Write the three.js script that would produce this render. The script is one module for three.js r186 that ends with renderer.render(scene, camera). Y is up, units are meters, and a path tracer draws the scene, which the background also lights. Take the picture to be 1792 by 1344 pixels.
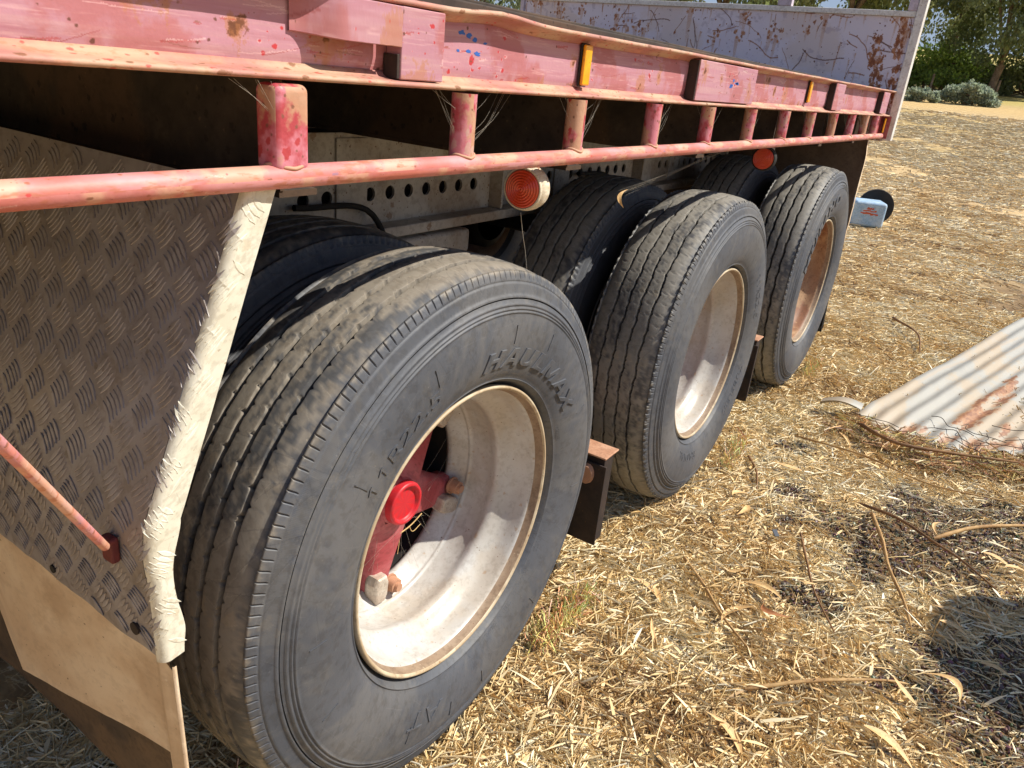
import * as THREE from 'three';
import { mergeGeometries, mergeVertices, toCreasedNormals } from 'three/addons/utils/BufferGeometryUtils.js';
import { RoundedBoxGeometry } from 'three/addons/geometries/RoundedBoxGeometry.js';
import { TextGeometry } from 'three/addons/geometries/TextGeometry.js';
import { FontLoader } from 'three/addons/loaders/FontLoader.js';

// ------------------------------------------------------------------ camera, sky, sun, exposure
const scene = new THREE.Scene();
const camera = new THREE.PerspectiveCamera(54.0, 4 / 3, 0.02, 2000);
camera.position.set(-1.03, 1.3452, 0.706);
camera.rotation.set(-0.3914, -1.0202, 0.1008, 'YXZ');
const renderer = new THREE.WebGLRenderer({ antialias: true });
renderer.setSize(1024, 768);
renderer.toneMapping = THREE.LinearToneMapping;
renderer.toneMappingExposure = 1.32;
renderer.shadowMap.enabled = true;

const SUN = new THREE.Vector3(0.5, 1.0, 0.72).normalize();
{
  const W = 512, H = 256, d = new Float32Array(W * H * 4);
  for (let j = 0; j < H; j++) for (let i = 0; i < W; i++) {
    const el = ((j + 0.5) / H - 0.5) * Math.PI, az = ((i + 0.5) / W - 0.5) * 2 * Math.PI;
    const y = Math.sin(el), c = Math.cos(el);
    const dx = c * Math.cos(az), dz = c * Math.sin(az);
    let r, g, b;
    if (y > 0) {
      const t = Math.pow(1 - y, 3.0);
      r = 0.20 + 0.34 * t; g = 0.33 + 0.33 * t; b = 0.62 + 0.2 * t;
      const m = Math.max(0, dx * SUN.x + y * SUN.y + dz * SUN.z);
      const gl = 0.25 * Math.pow(m, 6) + 0.9 * Math.pow(m, 60);
      r += gl; g += gl * 0.97; b += gl * 0.9;
    } else { r = 0.3; g = 0.26; b = 0.19; }
    const k = (j * W + i) * 4; d[k] = r; d[k + 1] = g; d[k + 2] = b; d[k + 3] = 1;
  }
  const t = new THREE.DataTexture(d, W, H, THREE.RGBAFormat, THREE.FloatType);
  t.mapping = THREE.EquirectangularReflectionMapping; t.magFilter = t.minFilter = THREE.LinearFilter;
  t.needsUpdate = true;
  scene.background = t; scene.environment = t;
  scene.backgroundIntensity = 0.6; scene.environmentIntensity = 0.6;
}
const sun = new THREE.DirectionalLight(new THREE.Color(1.0, 0.94, 0.82), 5.0);
sun.position.copy(SUN).multiplyScalar(30); sun.target.position.set(0, 0, 0);
sun.castShadow = true; sun.shadow.mapSize.set(4096, 4096);
Object.assign(sun.shadow.camera, { left: -12, right: 12, top: 12, bottom: -12, near: 1, far: 80 });
scene.add(sun, sun.target);

// ------------------------------------------------------------------ helpers
function rng(seed) { let a = seed >>> 0; return () => { a = (a + 0x6D2B79F5) >>> 0; let t = Math.imul(a ^ (a >>> 15), 1 | a); t = (t + Math.imul(t ^ (t >>> 7), 61 | t)) ^ t; return ((t ^ (t >>> 14)) >>> 0) / 4294967296; }; }
const clamp = (x, a = 0, b = 1) => Math.min(b, Math.max(a, x));
const lerp = (a, b, t) => a + (b - a) * t;
const sstep = (a, b, x) => { const t = clamp((x - a) / (b - a)); return t * t * (3 - 2 * t); };
const V = (x, y, z) => new THREE.Vector3(x, y, z);

// tileable fractal noise field, 512 x 512, values about 0..1
function field(seed, base, oct, gain = 0.55) {
  const N = 512, out = new Float32Array(N * N), R = rng(seed); let amp = 1, tot = 0, f = base;
  for (let o = 0; o < oct; o++, f *= 2, amp *= gain) {
    const F = Math.min(f, 512), g = new Float32Array(F * F); for (let i = 0; i < F * F; i++) g[i] = R();
    tot += amp;
    for (let y = 0; y < N; y++) {
      const fy = y / N * F, y0 = Math.floor(fy), ty = fy - y0, sy = ty * ty * (3 - 2 * ty), r0 = (y0 % F) * F, r1 = ((y0 + 1) % F) * F;
      for (let x = 0; x < N; x++) {
        const fx = x / N * F, x0 = Math.floor(fx), tx = fx - x0, sx = tx * tx * (3 - 2 * tx), c0 = x0 % F, c1 = (x0 + 1) % F;
        const a = g[r0 + c0], b = g[r0 + c1], c = g[r1 + c0], d = g[r1 + c1];
        out[y * N + x] += amp * (a + (b - a) * sx + (c - a) * sy + (a - b - c + d) * sx * sy);
      }
    }
  }
  for (let i = 0; i < N * N; i++) out[i] /= tot;
  return out;
}
const F1 = field(11, 4, 7), F2 = field(23, 8, 6), F3 = field(37, 3, 8, 0.62), F4 = field(53, 32, 4, 0.7);
const smp = (F, u, v) => {
  const x = ((u % 1) + 1) % 1 * 512, y = ((v % 1) + 1) % 1 * 512, x0 = x | 0, y0 = y | 0, tx = x - x0, ty = y - y0;
  const a = F[(y0 & 511) * 512 + (x0 & 511)], b = F[(y0 & 511) * 512 + ((x0 + 1) & 511)], c = F[((y0 + 1) & 511) * 512 + (x0 & 511)], d = F[((y0 + 1) & 511) * 512 + ((x0 + 1) & 511)];
  return a + (b - a) * tx + (c - a) * ty + (a - b - c + d) * tx * ty;
};
// a paintable sRGB picture
class Pic {
  constructor(w, h) { this.w = w; this.h = h; this.d = new Uint8ClampedArray(w * h * 4).fill(255); }
  fill(fn) { const { w, h, d } = this; for (let y = 0; y < h; y++) for (let x = 0; x < w; x++) { const c = fn(x / w, y / h, x, y), k = (y * w + x) * 4; d[k] = c[0]; d[k + 1] = c[1]; d[k + 2] = c[2]; } return this; }
  put(x, y, c, a) { const { w, h, d } = this; x = ((Math.round(x) % w) + w) % w; y = ((Math.round(y) % h) + h) % h; const k = (y * w + x) * 4; for (let i = 0; i < 3; i++) d[k + i] += (c[i] - d[k + i]) * a; }
  blob(cx, cy, r, c, a, R, asp = 1) { // irregular patch with a ragged edge
    const o1 = R(), o2 = R();
    for (let y = -Math.ceil(r * 1.5 * asp); y <= r * 1.5 * asp; y++) for (let x = -Math.ceil(r * 1.5); x <= r * 1.5; x++) {
      const q = Math.hypot(x, y / asp) / r + (smp(F2, o1 + x / 70, o2 + y / 70) - 0.5) * 2.2 + (smp(F4, o2 + x / 150, o1 + y / 150) - 0.5) * 1.3;
      if (q < 1) this.put(cx + x, cy + y, c, a * (q > 0.8 ? 0.55 : 1));
    }
  }
  scratch(x, y, ang, len, wid, c, a, R, wob = 0.2) {
    for (let s = 0; s < len; s++) { ang += (R() - 0.5) * wob; x += Math.cos(ang); y += Math.sin(ang); const ww = wid * (0.5 + R() * 0.8); for (let k = -ww; k <= ww; k++) this.put(x - Math.sin(ang) * k, y + Math.cos(ang) * k, c, a * (0.6 + 0.4 * R())); }
  }
  drip(x, y, len, wid, c, a, R) { for (let s = 0; s < len; s++) { const t = s / len; x += (R() - 0.5) * 0.7; const w2 = wid * (1 - 0.7 * t); for (let k = -w2; k <= w2; k++) if (R() < 1 - t * 0.8) this.put(x + k, y - s, c, a); } }
  tex(rx = 1, ry = 1) { const t = new THREE.DataTexture(new Uint8Array(this.d.buffer), this.w, this.h, THREE.RGBAFormat); t.colorSpace = THREE.SRGBColorSpace; return setTex(t, rx, ry); }
}
function setTex(t, rx, ry) { t.wrapS = t.wrapT = THREE.RepeatWrapping; t.magFilter = THREE.LinearFilter; t.minFilter = THREE.LinearMipmapLinearFilter; t.generateMipmaps = true; t.repeat.set(rx, ry); t.needsUpdate = true; return t; }
function grey(w, h, fn, rx = 1, ry = 1) { const d = new Uint8Array(w * h * 4); for (let y = 0; y < h; y++) for (let x = 0; x < w; x++) { const k = (y * w + x) * 4, v = clamp(fn(x / w, y / h)) * 255; d[k] = d[k + 1] = d[k + 2] = v; d[k + 3] = 255; } return setTex(new THREE.DataTexture(d, w, h, THREE.RGBAFormat), rx, ry); }
const mix3 = (a, b, t) => [lerp(a[0], b[0], t), lerp(a[1], b[1], t), lerp(a[2], b[2], t)];

function obj(name, geo, mat, parent) { const m = new THREE.Mesh(Array.isArray(geo) ? merge(geo) : geo, mat); m.name = numbered(name, parent); m.castShadow = m.receiveShadow = true; (parent || scene).add(m); return m; }
function numbered(name, parent) { if (parent && parent !== scene) return name; numbered.c ??= {}; const n = numbered.c[name] = (numbered.c[name] ?? -1) + 1; return n ? `${name}_${String(n).padStart(3, '0')}` : name; }
function tag(o, label, category, group, kind) { o.userData = { label, category }; if (group) o.userData.group = group; if (kind) o.userData.kind = kind; return o; }
function thing(name, label, category, p = [0, 0, 0], group) { const g = new THREE.Group(); g.name = numbered(name); g.position.set(...p); scene.add(g); return tag(g, label, category, group); }
function grp(name, parent) { const g = new THREE.Group(); g.name = name; parent.add(g); return g; }
function merge(list) {
  list = list.map(g => { const n = g.index ? g.toNonIndexed() : g.clone(); for (const k of Object.keys(n.attributes)) if (!['position', 'normal', 'uv'].includes(k)) n.deleteAttribute(k); if (!n.attributes.uv) n.setAttribute('uv', new THREE.BufferAttribute(new Float32Array(n.attributes.position.count * 2), 2)); n.morphAttributes = {}; return n; });
  return list.length > 1 ? mergeGeometries(list) : list[0];
}
// uv in metres from the face direction
function triUV(g, off = 0) {
  g = g.index ? g.toNonIndexed() : g; const p = g.attributes.position, n = g.attributes.normal, uv = new Float32Array(p.count * 2);
  for (let i = 0; i < p.count; i += 3) {
    let ax = 0, ay = 0, az = 0; for (let k = 0; k < 3; k++) { ax += n.getX(i + k); ay += n.getY(i + k); az += n.getZ(i + k); }
    ax = Math.abs(ax); ay = Math.abs(ay); az = Math.abs(az);
    for (let k = 0; k < 3; k++) { const x = p.getX(i + k), y = p.getY(i + k), z = p.getZ(i + k); let u, v; if (az >= ax && az >= ay) { u = x; v = y; } else if (ax >= ay) { u = z; v = y; } else { u = x; v = z; } uv[(i + k) * 2] = u + off; uv[(i + k) * 2 + 1] = v + off * 0.37; }
  }
  g.setAttribute('uv', new THREE.BufferAttribute(uv, 2)); return g;
}
function box(x0, x1, y0, y1, z0, z1, r = 0.003, off = 0) { const g = new RoundedBoxGeometry(x1 - x0, y1 - y0, z1 - z0, 1, Math.min(r, (x1 - x0) / 2.1, (y1 - y0) / 2.1, (z1 - z0) / 2.1)); g.translate((x0 + x1) / 2, (y0 + y1) / 2, (z0 + z1) / 2); return triUV(g, off); }
function tube(pts, r, seg = 24, rad = 10, closed = false) { const c = new THREE.CatmullRomCurve3(pts.map(p => p.isVector3 ? p : V(...p)), closed); const g = new THREE.TubeGeometry(c, seg, r, rad, closed); const L = c.getLength(), uv = g.attributes.uv; for (let i = 0; i < uv.count; i++) uv.setXY(i, uv.getX(i) * L, uv.getY(i) * 6.283 * r); return g; }
function cylBetween(a, b, r0, r1 = r0, rad = 20) { const d = b.clone().sub(a), L = d.length(); const g = new THREE.CylinderGeometry(r1, r0, L, rad, 1); const uv = g.attributes.uv; for (let i = 0; i < uv.count; i++) uv.setXY(i, uv.getX(i) * 6.283 * r0, uv.getY(i) * L); g.applyQuaternion(new THREE.Quaternion().setFromUnitVectors(V(0, 1, 0), d.normalize())); g.translate((a.x + b.x) / 2, (a.y + b.y) / 2, (a.z + b.z) / 2); return g; }
// rows x cols sheet of points
function sheet(nu, nv, fn, uvf, closeU = false) {
  const pos = [], uv = [], idx = []; const NU = closeU ? nu + 1 : nu;
  for (let i = 0; i < NU; i++) for (let j = 0; j < nv; j++) { pos.push(...fn(closeU ? i % nu : i, j)); uv.push(...uvf(i, j)); }
  for (let i = 0; i < NU - 1; i++) for (let j = 0; j < nv - 1; j++) { const a = i * nv + j, b = a + nv; idx.push(a, b, a + 1, a + 1, b, b + 1); }
  const g = new THREE.BufferGeometry(); g.setAttribute('position', new THREE.Float32BufferAttribute(pos, 3)); g.setAttribute('uv', new THREE.Float32BufferAttribute(uv, 2)); g.setIndex(idx); g.computeVertexNormals();
  if (closeU) { const n = g.attributes.normal; for (let j = 0; j < nv; j++) { const a = j, b = nu * nv + j; const v = V(n.getX(a) + n.getX(b), n.getY(a) + n.getY(b), n.getZ(a) + n.getZ(b)).normalize(); n.setXYZ(a, v.x, v.y, v.z); n.setXYZ(b, v.x, v.y, v.z); } }
  return g;
}
// a cross-section of (z, y) points run along x
function sweepX(sec, xs, warp, closed = true) {
  const nv = sec.length + (closed ? 1 : 0); let acc = [0]; for (let j = 1; j < nv; j++) { const a = sec[j - 1], b = sec[j % sec.length]; acc.push(acc[j - 1] + Math.hypot(a[0] - b[0], a[1] - b[1])); }
  return sheet(xs.length, nv, (i, j) => { const s = sec[j % sec.length]; let p = [xs[i], s[1], s[0]]; return warp ? warp(p) : p; }, (i, j) => [xs[i], acc[j]]);
}
const lin = (a, b, n) => Array.from({ length: n }, (_, i) => a + (b - a) * i / (n - 1));

// ------------------------------------------------------------------ ground height
function groundY(x, z) {
  const d = Math.hypot(x - 1, z - 0.5), s = Math.max(0, d - 5);
  let y = 0.012 * clamp(x, -1, 6) + 0.066 * s * s / (s + 6);
  const k = clamp(1.2 - d / 30);
  y += k * 0.016 * (smp(F1, x * 0.9, z * 0.9) - 0.5) * (d < 6 ? 1 : 0) + k * (0.030 * (smp(F1, x * 0.13, z * 0.13) - 0.5) + 0.022 * (smp(F2, x * 0.31, z * 0.31) - 0.5));
  return y;
}
const BARE = [[0.56, 0.33, 0.07], [0.36, 0.46, 0.06], [0.32, 0.33, 0.05], [1.25, 0.63, 0.08], [0.64, 0.42, 0.05], [1.62, 0.35, 0.06]];
const soilAt = (x, z) => -0.06 + BARE.reduce((a, b) => a + 0.15 * Math.exp(-((x - b[0]) ** 2 + (z - b[1]) ** 2) / (b[2] * b[2])), 0) + smp(F3, x * 0.21 + 0.13, z * 0.21 + 0.4) + 0.35 * (smp(F2, x * 0.5, z * 0.5) - 0.5);   // high = bare earth

// ------------------------------------------------------------------ materials
const R0 = rng(5);
const bumpFine = grey(512, 512, (u, v) => smp(F4, u, v) * 0.6 + smp(F1, u * 3, v * 3) * 0.4, 3, 3);
const roughVar = grey(512, 512, (u, v) => 0.5 + 0.5 * smp(F1, u, v), 2, 2);
function std(map, rough, o = {}) { return new THREE.MeshStandardMaterial({ map, roughness: rough, side: THREE.DoubleSide, ...o }); }

function pinkPaint() {
  const W = 2048, H = 512, R = rng(101), p = new Pic(W, H);   // 2 m x 0.5 m
  p.fill((u, v) => {
    const n = smp(F1, u * 2, v * 0.5), m = smp(F3, u * 6, v * 1.5), s = smp(F4, u * 1, v * 4);
    const st = smp(F1, u * 1.2, v * 9), st2 = smp(F4, u * 0.35, v * 3);
    let c = mix3([170, 116, 132], [196, 146, 160], n * 1.2 - 0.1);
    c = mix3(c, [192, 150, 152], sstep(0.45, 0.7, st) * 0.6); c = mix3(c, [170, 112, 124], sstep(0.5, 0.75, st2) * 0.5);
    c = mix3(c, [168, 88, 84], sstep(0.53, 0.66, m) * 0.5);
    c = mix3(c, [225, 190, 186], sstep(0.6, 0.8, s) * 0.35);
    return c;
  });
  for (let i = 0; i < 240; i++) { const x = R() * W, y = R() * H, L = 6 + R() * 40; for (let q = 0; q < 3; q++) p.scratch(x + R() * 10, y + R() * 3, (R() - 0.5) * 0.16, L, 0.3 + R() * 0.6, R() < 0.5 ? [168, 60, 60] : R() < 0.5 ? [128, 84, 66] : [228, 206, 204], 0.55, R, 0.08); }
  for (let c = 0; c < 26; c++) { const X = R() * W, Y = R() * H, n = 4 + R() * 22; for (let i = 0; i < n; i++) { const cx = X + (R() + R() - 1) * 110, cy = Y + (R() + R() - 1) * 34, r = 0.7 + R() * R() * R() * 10; p.blob(cx, cy, r * 1.25, [226, 196, 196], 0.5, R, 0.5); p.blob(cx, cy, r, [184, 44, 50], 0.92, R, 0.5 + R() * 0.4); if (r > 5) p.blob(cx, cy, r * 0.5, [112, 70, 54], 0.8, R, 0.5); } }
  for (let i = 0; i < 60; i++) { const x = R() * W, y = R() * H; p.blob(x, y, 8 + R() * 22, [176, 112, 62], 0.4, R, 1.4); p.blob(x, y, 3 + R() * 8, [104, 58, 32], 0.85, R); if (R() < 0.6) p.drip(x, y, 20 + R() * 45, 2 + R() * 6, [178, 118, 70], 0.35, R); }
  for (let i = 0; i < 420; i++) p.blob(R() * W, R() * H, 0.8 + R() * 2.2, [92, 52, 40], 0.8, R);
  for (let i = 0; i < 130; i++) p.scratch(R() * W, R() * H, (R() - 0.5) * 0.5, 15 + R() * 80, 0.4, R() < 0.5 ? [150, 70, 70] : [232, 200, 200], 0.6, R, 0.05);
  return p.tex(0.5, 2);
}
function pipePaint() {
  const W = 1024, H = 256, R = rng(202), p = new Pic(W, H);   // 1 m x 0.25 m
  p.fill((u, v) => {
    const n = smp(F1, u * 2, v * 0.5), m = smp(F3, u * 4 + 0.3, v), s = smp(F4, u, v);
    const st = smp(F1, u * 0.8, v * 6); let c = mix3([192, 110, 102], [206, 144, 148], sstep(0.35, 0.65, n)); c = mix3(c, [222, 128, 104], sstep(0.45, 0.75, st) * 0.6);
    c = mix3(c, [216, 178, 146], sstep(0.5, 0.66, m) * 0.6); return mix3(c, [176, 104, 74], sstep(0.62, 0.72, s) * 0.55);
  });
  for (let i = 0; i < 620; i++) p.blob(R() * W, R() * H, 0.6 + R() * R() * R() * 5, R() < 0.5 ? [150, 84, 54] : [124, 76, 58], 0.7, R, 0.5);
  for (let i = 0; i < 90; i++) p.scratch(R() * W, R() * H, (R() - 0.5) * 0.2, 10 + R() * 50, 0.5, R() < 0.5 ? [236, 200, 190] : [168, 88, 70], 0.5, R, 0.05);
  for (let i = 0; i < 70; i++) p.blob(R() * W, R() * H, 0.8 + R() * R() * 4, [196, 48, 52], 0.7, R, 0.6);
  for (let i = 0; i < 14; i++) p.blob(R() * W, R() * H, 2 + R() * 5, [120, 120, 170], 0.4, R, 0.6);
  return p.tex(1, 4);
}
function postPaint() {
  const W = 512, H = 512, R = rng(203), p = new Pic(W, H);    // 0.5 m square
  p.fill((u, v) => { const m = smp(F3, u * 2, v * 2), n = smp(F1, u * 3, v * 3); let c = mix3([172, 62, 70], [200, 122, 136], sstep(0.4, 0.58, n)); return mix3(c, [188, 150, 116], sstep(0.47, 0.55, m) * 0.85); });
  for (let i = 0; i < 420; i++) p.blob(R() * W, R() * H, 0.8 + R() * R() * R() * 13, R() < 0.7 ? [172, 50, 54] : [196, 158, 146], 0.85, R, 1.5);
  for (let i = 0; i < 500; i++) p.blob(R() * W, R() * H, 0.7 + R() * 2, [110, 72, 52], 0.7, R);
  return p.tex(2, 2);
}
function flangeWear() {
  const W = 1024, H = 128, R = rng(204), p = new Pic(W, H);
  p.fill((u, v) => { const m = smp(F3, u * 5, v), n = smp(F1, u * 4, v * 0.5); const g = smp(F4, u * 2, v * 0.6); let c = mix3([190, 156, 130], [176, 120, 110], sstep(0.35, 0.7, n)); c = mix3(c, [206, 140, 116], sstep(0.5, 0.72, m) * 0.6); return mix3(c, [158, 112, 80], sstep(0.55, 0.75, g) * 0.5); });
  for (let i = 0; i < 360; i++) p.blob(R() * W, R() * H, 1 + R() * R() * 7, R() < 0.4 ? [184, 60, 52] : [120, 74, 46], 0.7, R, 0.5);
  return p.tex(1, 8);
}
function speckle(seed, base, alt, spots, size, o = {}) {
  const W = o.w || 1024, H = o.h || 1024, R = rng(seed), p = new Pic(W, H);
  p.fill((u, v) => { const n = smp(F1, u * (o.f || 2), v * (o.f || 2)), m = smp(F3, u, v), k = smp(F4, u * 2, v * 2); let c = mix3(base, alt, sstep(0.3, 0.7, n)); if (o.third) c = mix3(c, o.third, sstep(0.5, 0.66, m) * (o.thirdA ?? 0.6)); return mix3(c, [c[0] * 0.82, c[1] * 0.8, c[2] * 0.78], sstep(0.45, 0.75, k) * (o.grain ?? 0.6)); });
  for (const [n, c, r0, r1, a] of spots) for (let i = 0; i < n; i++) p.blob(R() * W, R() * H, r0 + R() * R() * (r1 - r0), c, a, R, 0.7 + R() * 0.6);
  if (o.after) o.after(p, R, W, H);
  return p.tex(1 / size, 1 / size);
}
const M = {};
M.pink = std(pinkPaint(), 0.62, { bumpMap: bumpFine, bumpScale: 0.0006 });
M.pipe = std(pipePaint(), 0.55, { bumpMap: bumpFine, bumpScale: 0.0007 });
M.post = std(postPaint(), 0.7, { bumpMap: bumpFine, bumpScale: 0.0012 });
M.flange = std(flangeWear(), 0.65, { bumpMap: bumpFine, bumpScale: 0.0008 });
M.plate = std(speckle(301, [166, 160, 161], [142, 135, 134], [[300, [96, 82, 72], 1, 7, 0.4], [500, [70, 60, 55], 0.8, 2, 0.7]], 0.8, { third: [158, 146, 136] }), 0.42, { metalness: 0.05, bumpMap: bumpFine, bumpScale: 0.0005 });
M.cream = std(speckle(331, [228, 226, 212], [210, 204, 186], [[420, [150, 130, 104], 0.7, 4, 0.5], [140, [186, 166, 138], 2, 14, 0.35]], 0.5, { grain: 0.45, after: (p, R, W, H) => { for (let i = 0; i < 160; i++) p.scratch(R() * W, R() * H, R() * 6.3, 8 + R() * 40, 0.4, [150, 140, 126], 0.5, R, 0.05); } }), 0.4, { bumpMap: bumpFine, bumpScale: 0.0004 });
M.board = std(speckle(302, [232, 212, 186], [216, 190, 160], [[160, [120, 92, 70], 1, 3, 0.7], [60, [230, 214, 196], 1, 3, 0.6]], 0.8, { grain: 0.25, third: [176, 146, 116], thirdA: 0.4 }), 0.5);
M.flap = std(speckle(303, [72, 60, 50], [96, 78, 60], [[200, [40, 34, 30], 1, 6, 0.5]], 0.6, { third: [120, 96, 70], thirdA: 0.5 }), 0.85);
M.black = std(speckle(304, [26, 25, 25], [40, 37, 35], [[200, [80, 70, 60], 0.8, 2.5, 0.5]], 0.5), 0.8);
M.bearer = std(speckle(305, [74, 62, 54], [50, 42, 38], [[500, [30, 24, 22], 1, 10, 0.5], [300, [112, 88, 66], 1, 6, 0.45]], 0.7, { third: [92, 68, 50], thirdA: 0.6 }), 0.9);
M.beam = std(speckle(306, [196, 190, 180], [178, 170, 160], [[1000, [96, 66, 46], 0.8, 4, 0.8], [50, [120, 84, 58], 4, 18, 0.5]], 0.8, { third: [150, 128, 104], thirdA: 0.5 }), 0.6);
M.rim = std(speckle(307, [196, 195, 192], [182, 178, 172], [[420, [92, 66, 48], 0.7, 2.6, 0.75], [60, [160, 120, 84], 2, 12, 0.35]], 0.5, { third: [182, 168, 150], thirdA: 0.45, grain: 0.35 }), 0.36, { bumpMap: bumpFine, bumpScale: 0.0003 });
M.rimRust = std(speckle(308, [150, 116, 88], [176, 142, 108], [[400, [92, 56, 36], 1, 6, 0.6], [80, [196, 160, 120], 2, 12, 0.5]], 0.5, { third: [124, 76, 50], thirdA: 0.7 }), 0.6);
M.lip = std(speckle(309, [204, 190, 164], [176, 154, 124], [[200, [128, 82, 46], 1, 5, 0.6]], 0.4), 0.5);
M.gutter = std(speckle(332, [158, 138, 116], [132, 108, 86], [[400, [104, 70, 44], 0.8, 5, 0.6], [80, [206, 190, 166], 1, 8, 0.5]], 0.4), 0.6);
M.maroon = std(speckle(333, [112, 44, 44], [86, 36, 36], [[160, [60, 26, 26], 1, 5, 0.5]], 0.3), 0.7);
M.red = std(speckle(310, [204, 34, 44], [186, 44, 54], [[160, [120, 24, 34], 1, 5, 0.5], [70, [214, 130, 130], 1, 6, 0.5]], 0.3, { grain: 0.2 }), 0.45);
M.redDull = std(speckle(311, [168, 66, 72], [188, 104, 108], [[200, [96, 48, 48], 1, 6, 0.5], [80, [196, 160, 150], 1, 6, 0.4]], 0.3), 0.65);
M.galvBolt = std(speckle(312, [206, 198, 186], [182, 166, 150], [[200, [110, 84, 64], 1, 5, 0.6]], 0.2), 0.5, { metalness: 0.3 });
M.rustPlate = std(speckle(313, [58, 44, 38], [40, 32, 30], [[400, [104, 66, 40], 1, 5, 0.5], [100, [24, 20, 20], 2, 12, 0.5]], 0.4), 0.8);
M.tanPlate = std(speckle(314, [196, 152, 124], [176, 128, 100], [[200, [120, 76, 54], 1, 6, 0.5]], 0.3), 0.7);
M.guard = std(speckle(315, [112, 92, 74], [96, 78, 62], [[300, [64, 50, 40], 1, 5, 0.6], [80, [150, 128, 104], 1, 5, 0.5]], 0.7, { third: [84, 64, 50], thirdA: 0.5 }), 0.75);
M.yellow = new THREE.MeshPhysicalMaterial({ map: speckle(316, [250, 176, 8], [240, 160, 6], [[60, [180, 110, 10], 1, 4, 0.5]], 0.2, { w: 256, h: 256, grain: 0.3 }), roughness: 0.3, clearcoat: 0.5 });
M.amber = new THREE.MeshPhysicalMaterial({ map: speckle(317, [216, 84, 40], [204, 62, 36], [[120, [150, 40, 20], 1, 4, 0.5]], 0.15, { w: 256, h: 256, grain: 0.3 }), roughness: 0.28, clearcoat: 0.6 });
M.lampBody = std(speckle(318, [226, 216, 196], [204, 188, 162], [[120, [120, 100, 80], 1, 4, 0.5]], 0.2, { w: 512, h: 512 }), 0.6);
M.white = std(speckle(319, [226, 224, 220], [212, 206, 200], [[160, [130, 92, 64], 0.8, 4, 0.7]], 0.6), 0.55);
M.lavender = std(speckle(320, [190, 180, 200], [204, 192, 204], [[260, [112, 62, 36], 0.8, 5, 0.8]], 0.8, { third: [180, 164, 172], thirdA: 0.4 }), 0.6);
M.blue = std(speckle(321, [186, 204, 218], [146, 178, 208], [[300, [206, 214, 220], 1, 6, 0.6], [120, [120, 92, 76], 1, 4, 0.5]], 0.5), 0.6);
M.orange = std(speckle(322, [208, 96, 48], [188, 84, 50], [[100, [150, 170, 190], 1, 5, 0.6]], 0.2, { w: 256, h: 256 }), 0.7);
M.bluePaint = std(null, 0.6, { color: 0x2f62b4 });
M.web = std(null, 0.9, { color: 0xa8a093 });
M.rubber = std(speckle(330, [206, 207, 210], [188, 189, 192], [[900, [236, 232, 224], 0.7, 3, 0.4], [200, [150, 150, 156], 2, 16, 0.35], [60, [236, 224, 206], 3, 14, 0.35], [160, [250, 248, 240], 0.6, 1.6, 0.8]], 1, { grain: 0.5, after: (p, R, W, H) => { for (let i = 0; i < 700; i++) p.scratch(R() * W, R() * H, R() * 6.3, 10 + R() * 90, 0.3 + R() * 0.3, R() < 0.6 ? [244, 244, 244] : [128, 128, 134], 0.4, R, 0.06); } }), 0.58, { vertexColors: true, bumpMap: bumpFine, bumpScale: 0.0005 });

// ------------------------------------------------------------------ tyres
const font = await new FontLoader().loadAsync('fonts/droid/droid_sans_bold.typeface.json');
const fontR = await new FontLoader().loadAsync('fonts/droid/droid_sans_regular.typeface.json');
// outer side of the section: (r, z); the middle of the section is z = -0.11
const SIDE = [[0.296, -0.020], [0.3035, -0.010], [0.309, 0.004], [0.313, 0.008], [0.3135, 0.0102], [0.315, 0.0102], [0.3158, 0.0085], [0.322, 0.0125], [0.335, 0.019], [0.352, 0.0235], [0.370, 0.0265], [0.390, 0.0285], [0.410, 0.029], [0.428, 0.0275], [0.440, 0.0255],
  [0.4440, 0.0245], [0.4446, 0.0262], [0.4470, 0.0256], [0.4476, 0.0236], [0.4500, 0.0228], [0.4506, 0.0246], [0.4530, 0.0240], [0.4536, 0.0218], [0.4570, 0.0208], [0.4576, 0.0225], [0.4610, 0.0215], [0.4616, 0.0190], [0.4680, 0.0165]];
const sideZ = r => { for (let i = 1; i < SIDE.length; i++) if (r <= SIDE[i][0]) { const a = SIDE[i - 1], b = SIDE[i]; return lerp(a[1], b[1], clamp((r - a[0]) / (b[0] - a[0]))); } return SIDE.at(-1)[1]; };
function colour(g, fn) { const p = g.attributes.position, c = new Float32Array(p.count * 3); for (let i = 0; i < p.count; i++) c.set(fn(p.getX(i), p.getY(i), p.getZ(i)), i * 3); g.setAttribute('color', new THREE.BufferAttribute(c, 3)); return g; }
function ring(N, cols, fn) { // cols: parametric columns; fn(i, theta, col) -> [r, z]
  let acc = [0]; for (let j = 1; j < cols.length; j++) { const a = fn(1, 0.003, j - 1), b = fn(1, 0.003, j); acc.push(acc[j - 1] + Math.hypot(a[0] - b[0], a[1] - b[1])); }
  return sheet(N, cols.length, (i, j) => { const t = i / N * 2 * Math.PI; const [r, z] = fn(i, t, j); return [r * Math.cos(t), r * Math.sin(t), z]; }, (i, j) => [i / N * 3.0, acc[j]], true);
}
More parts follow.
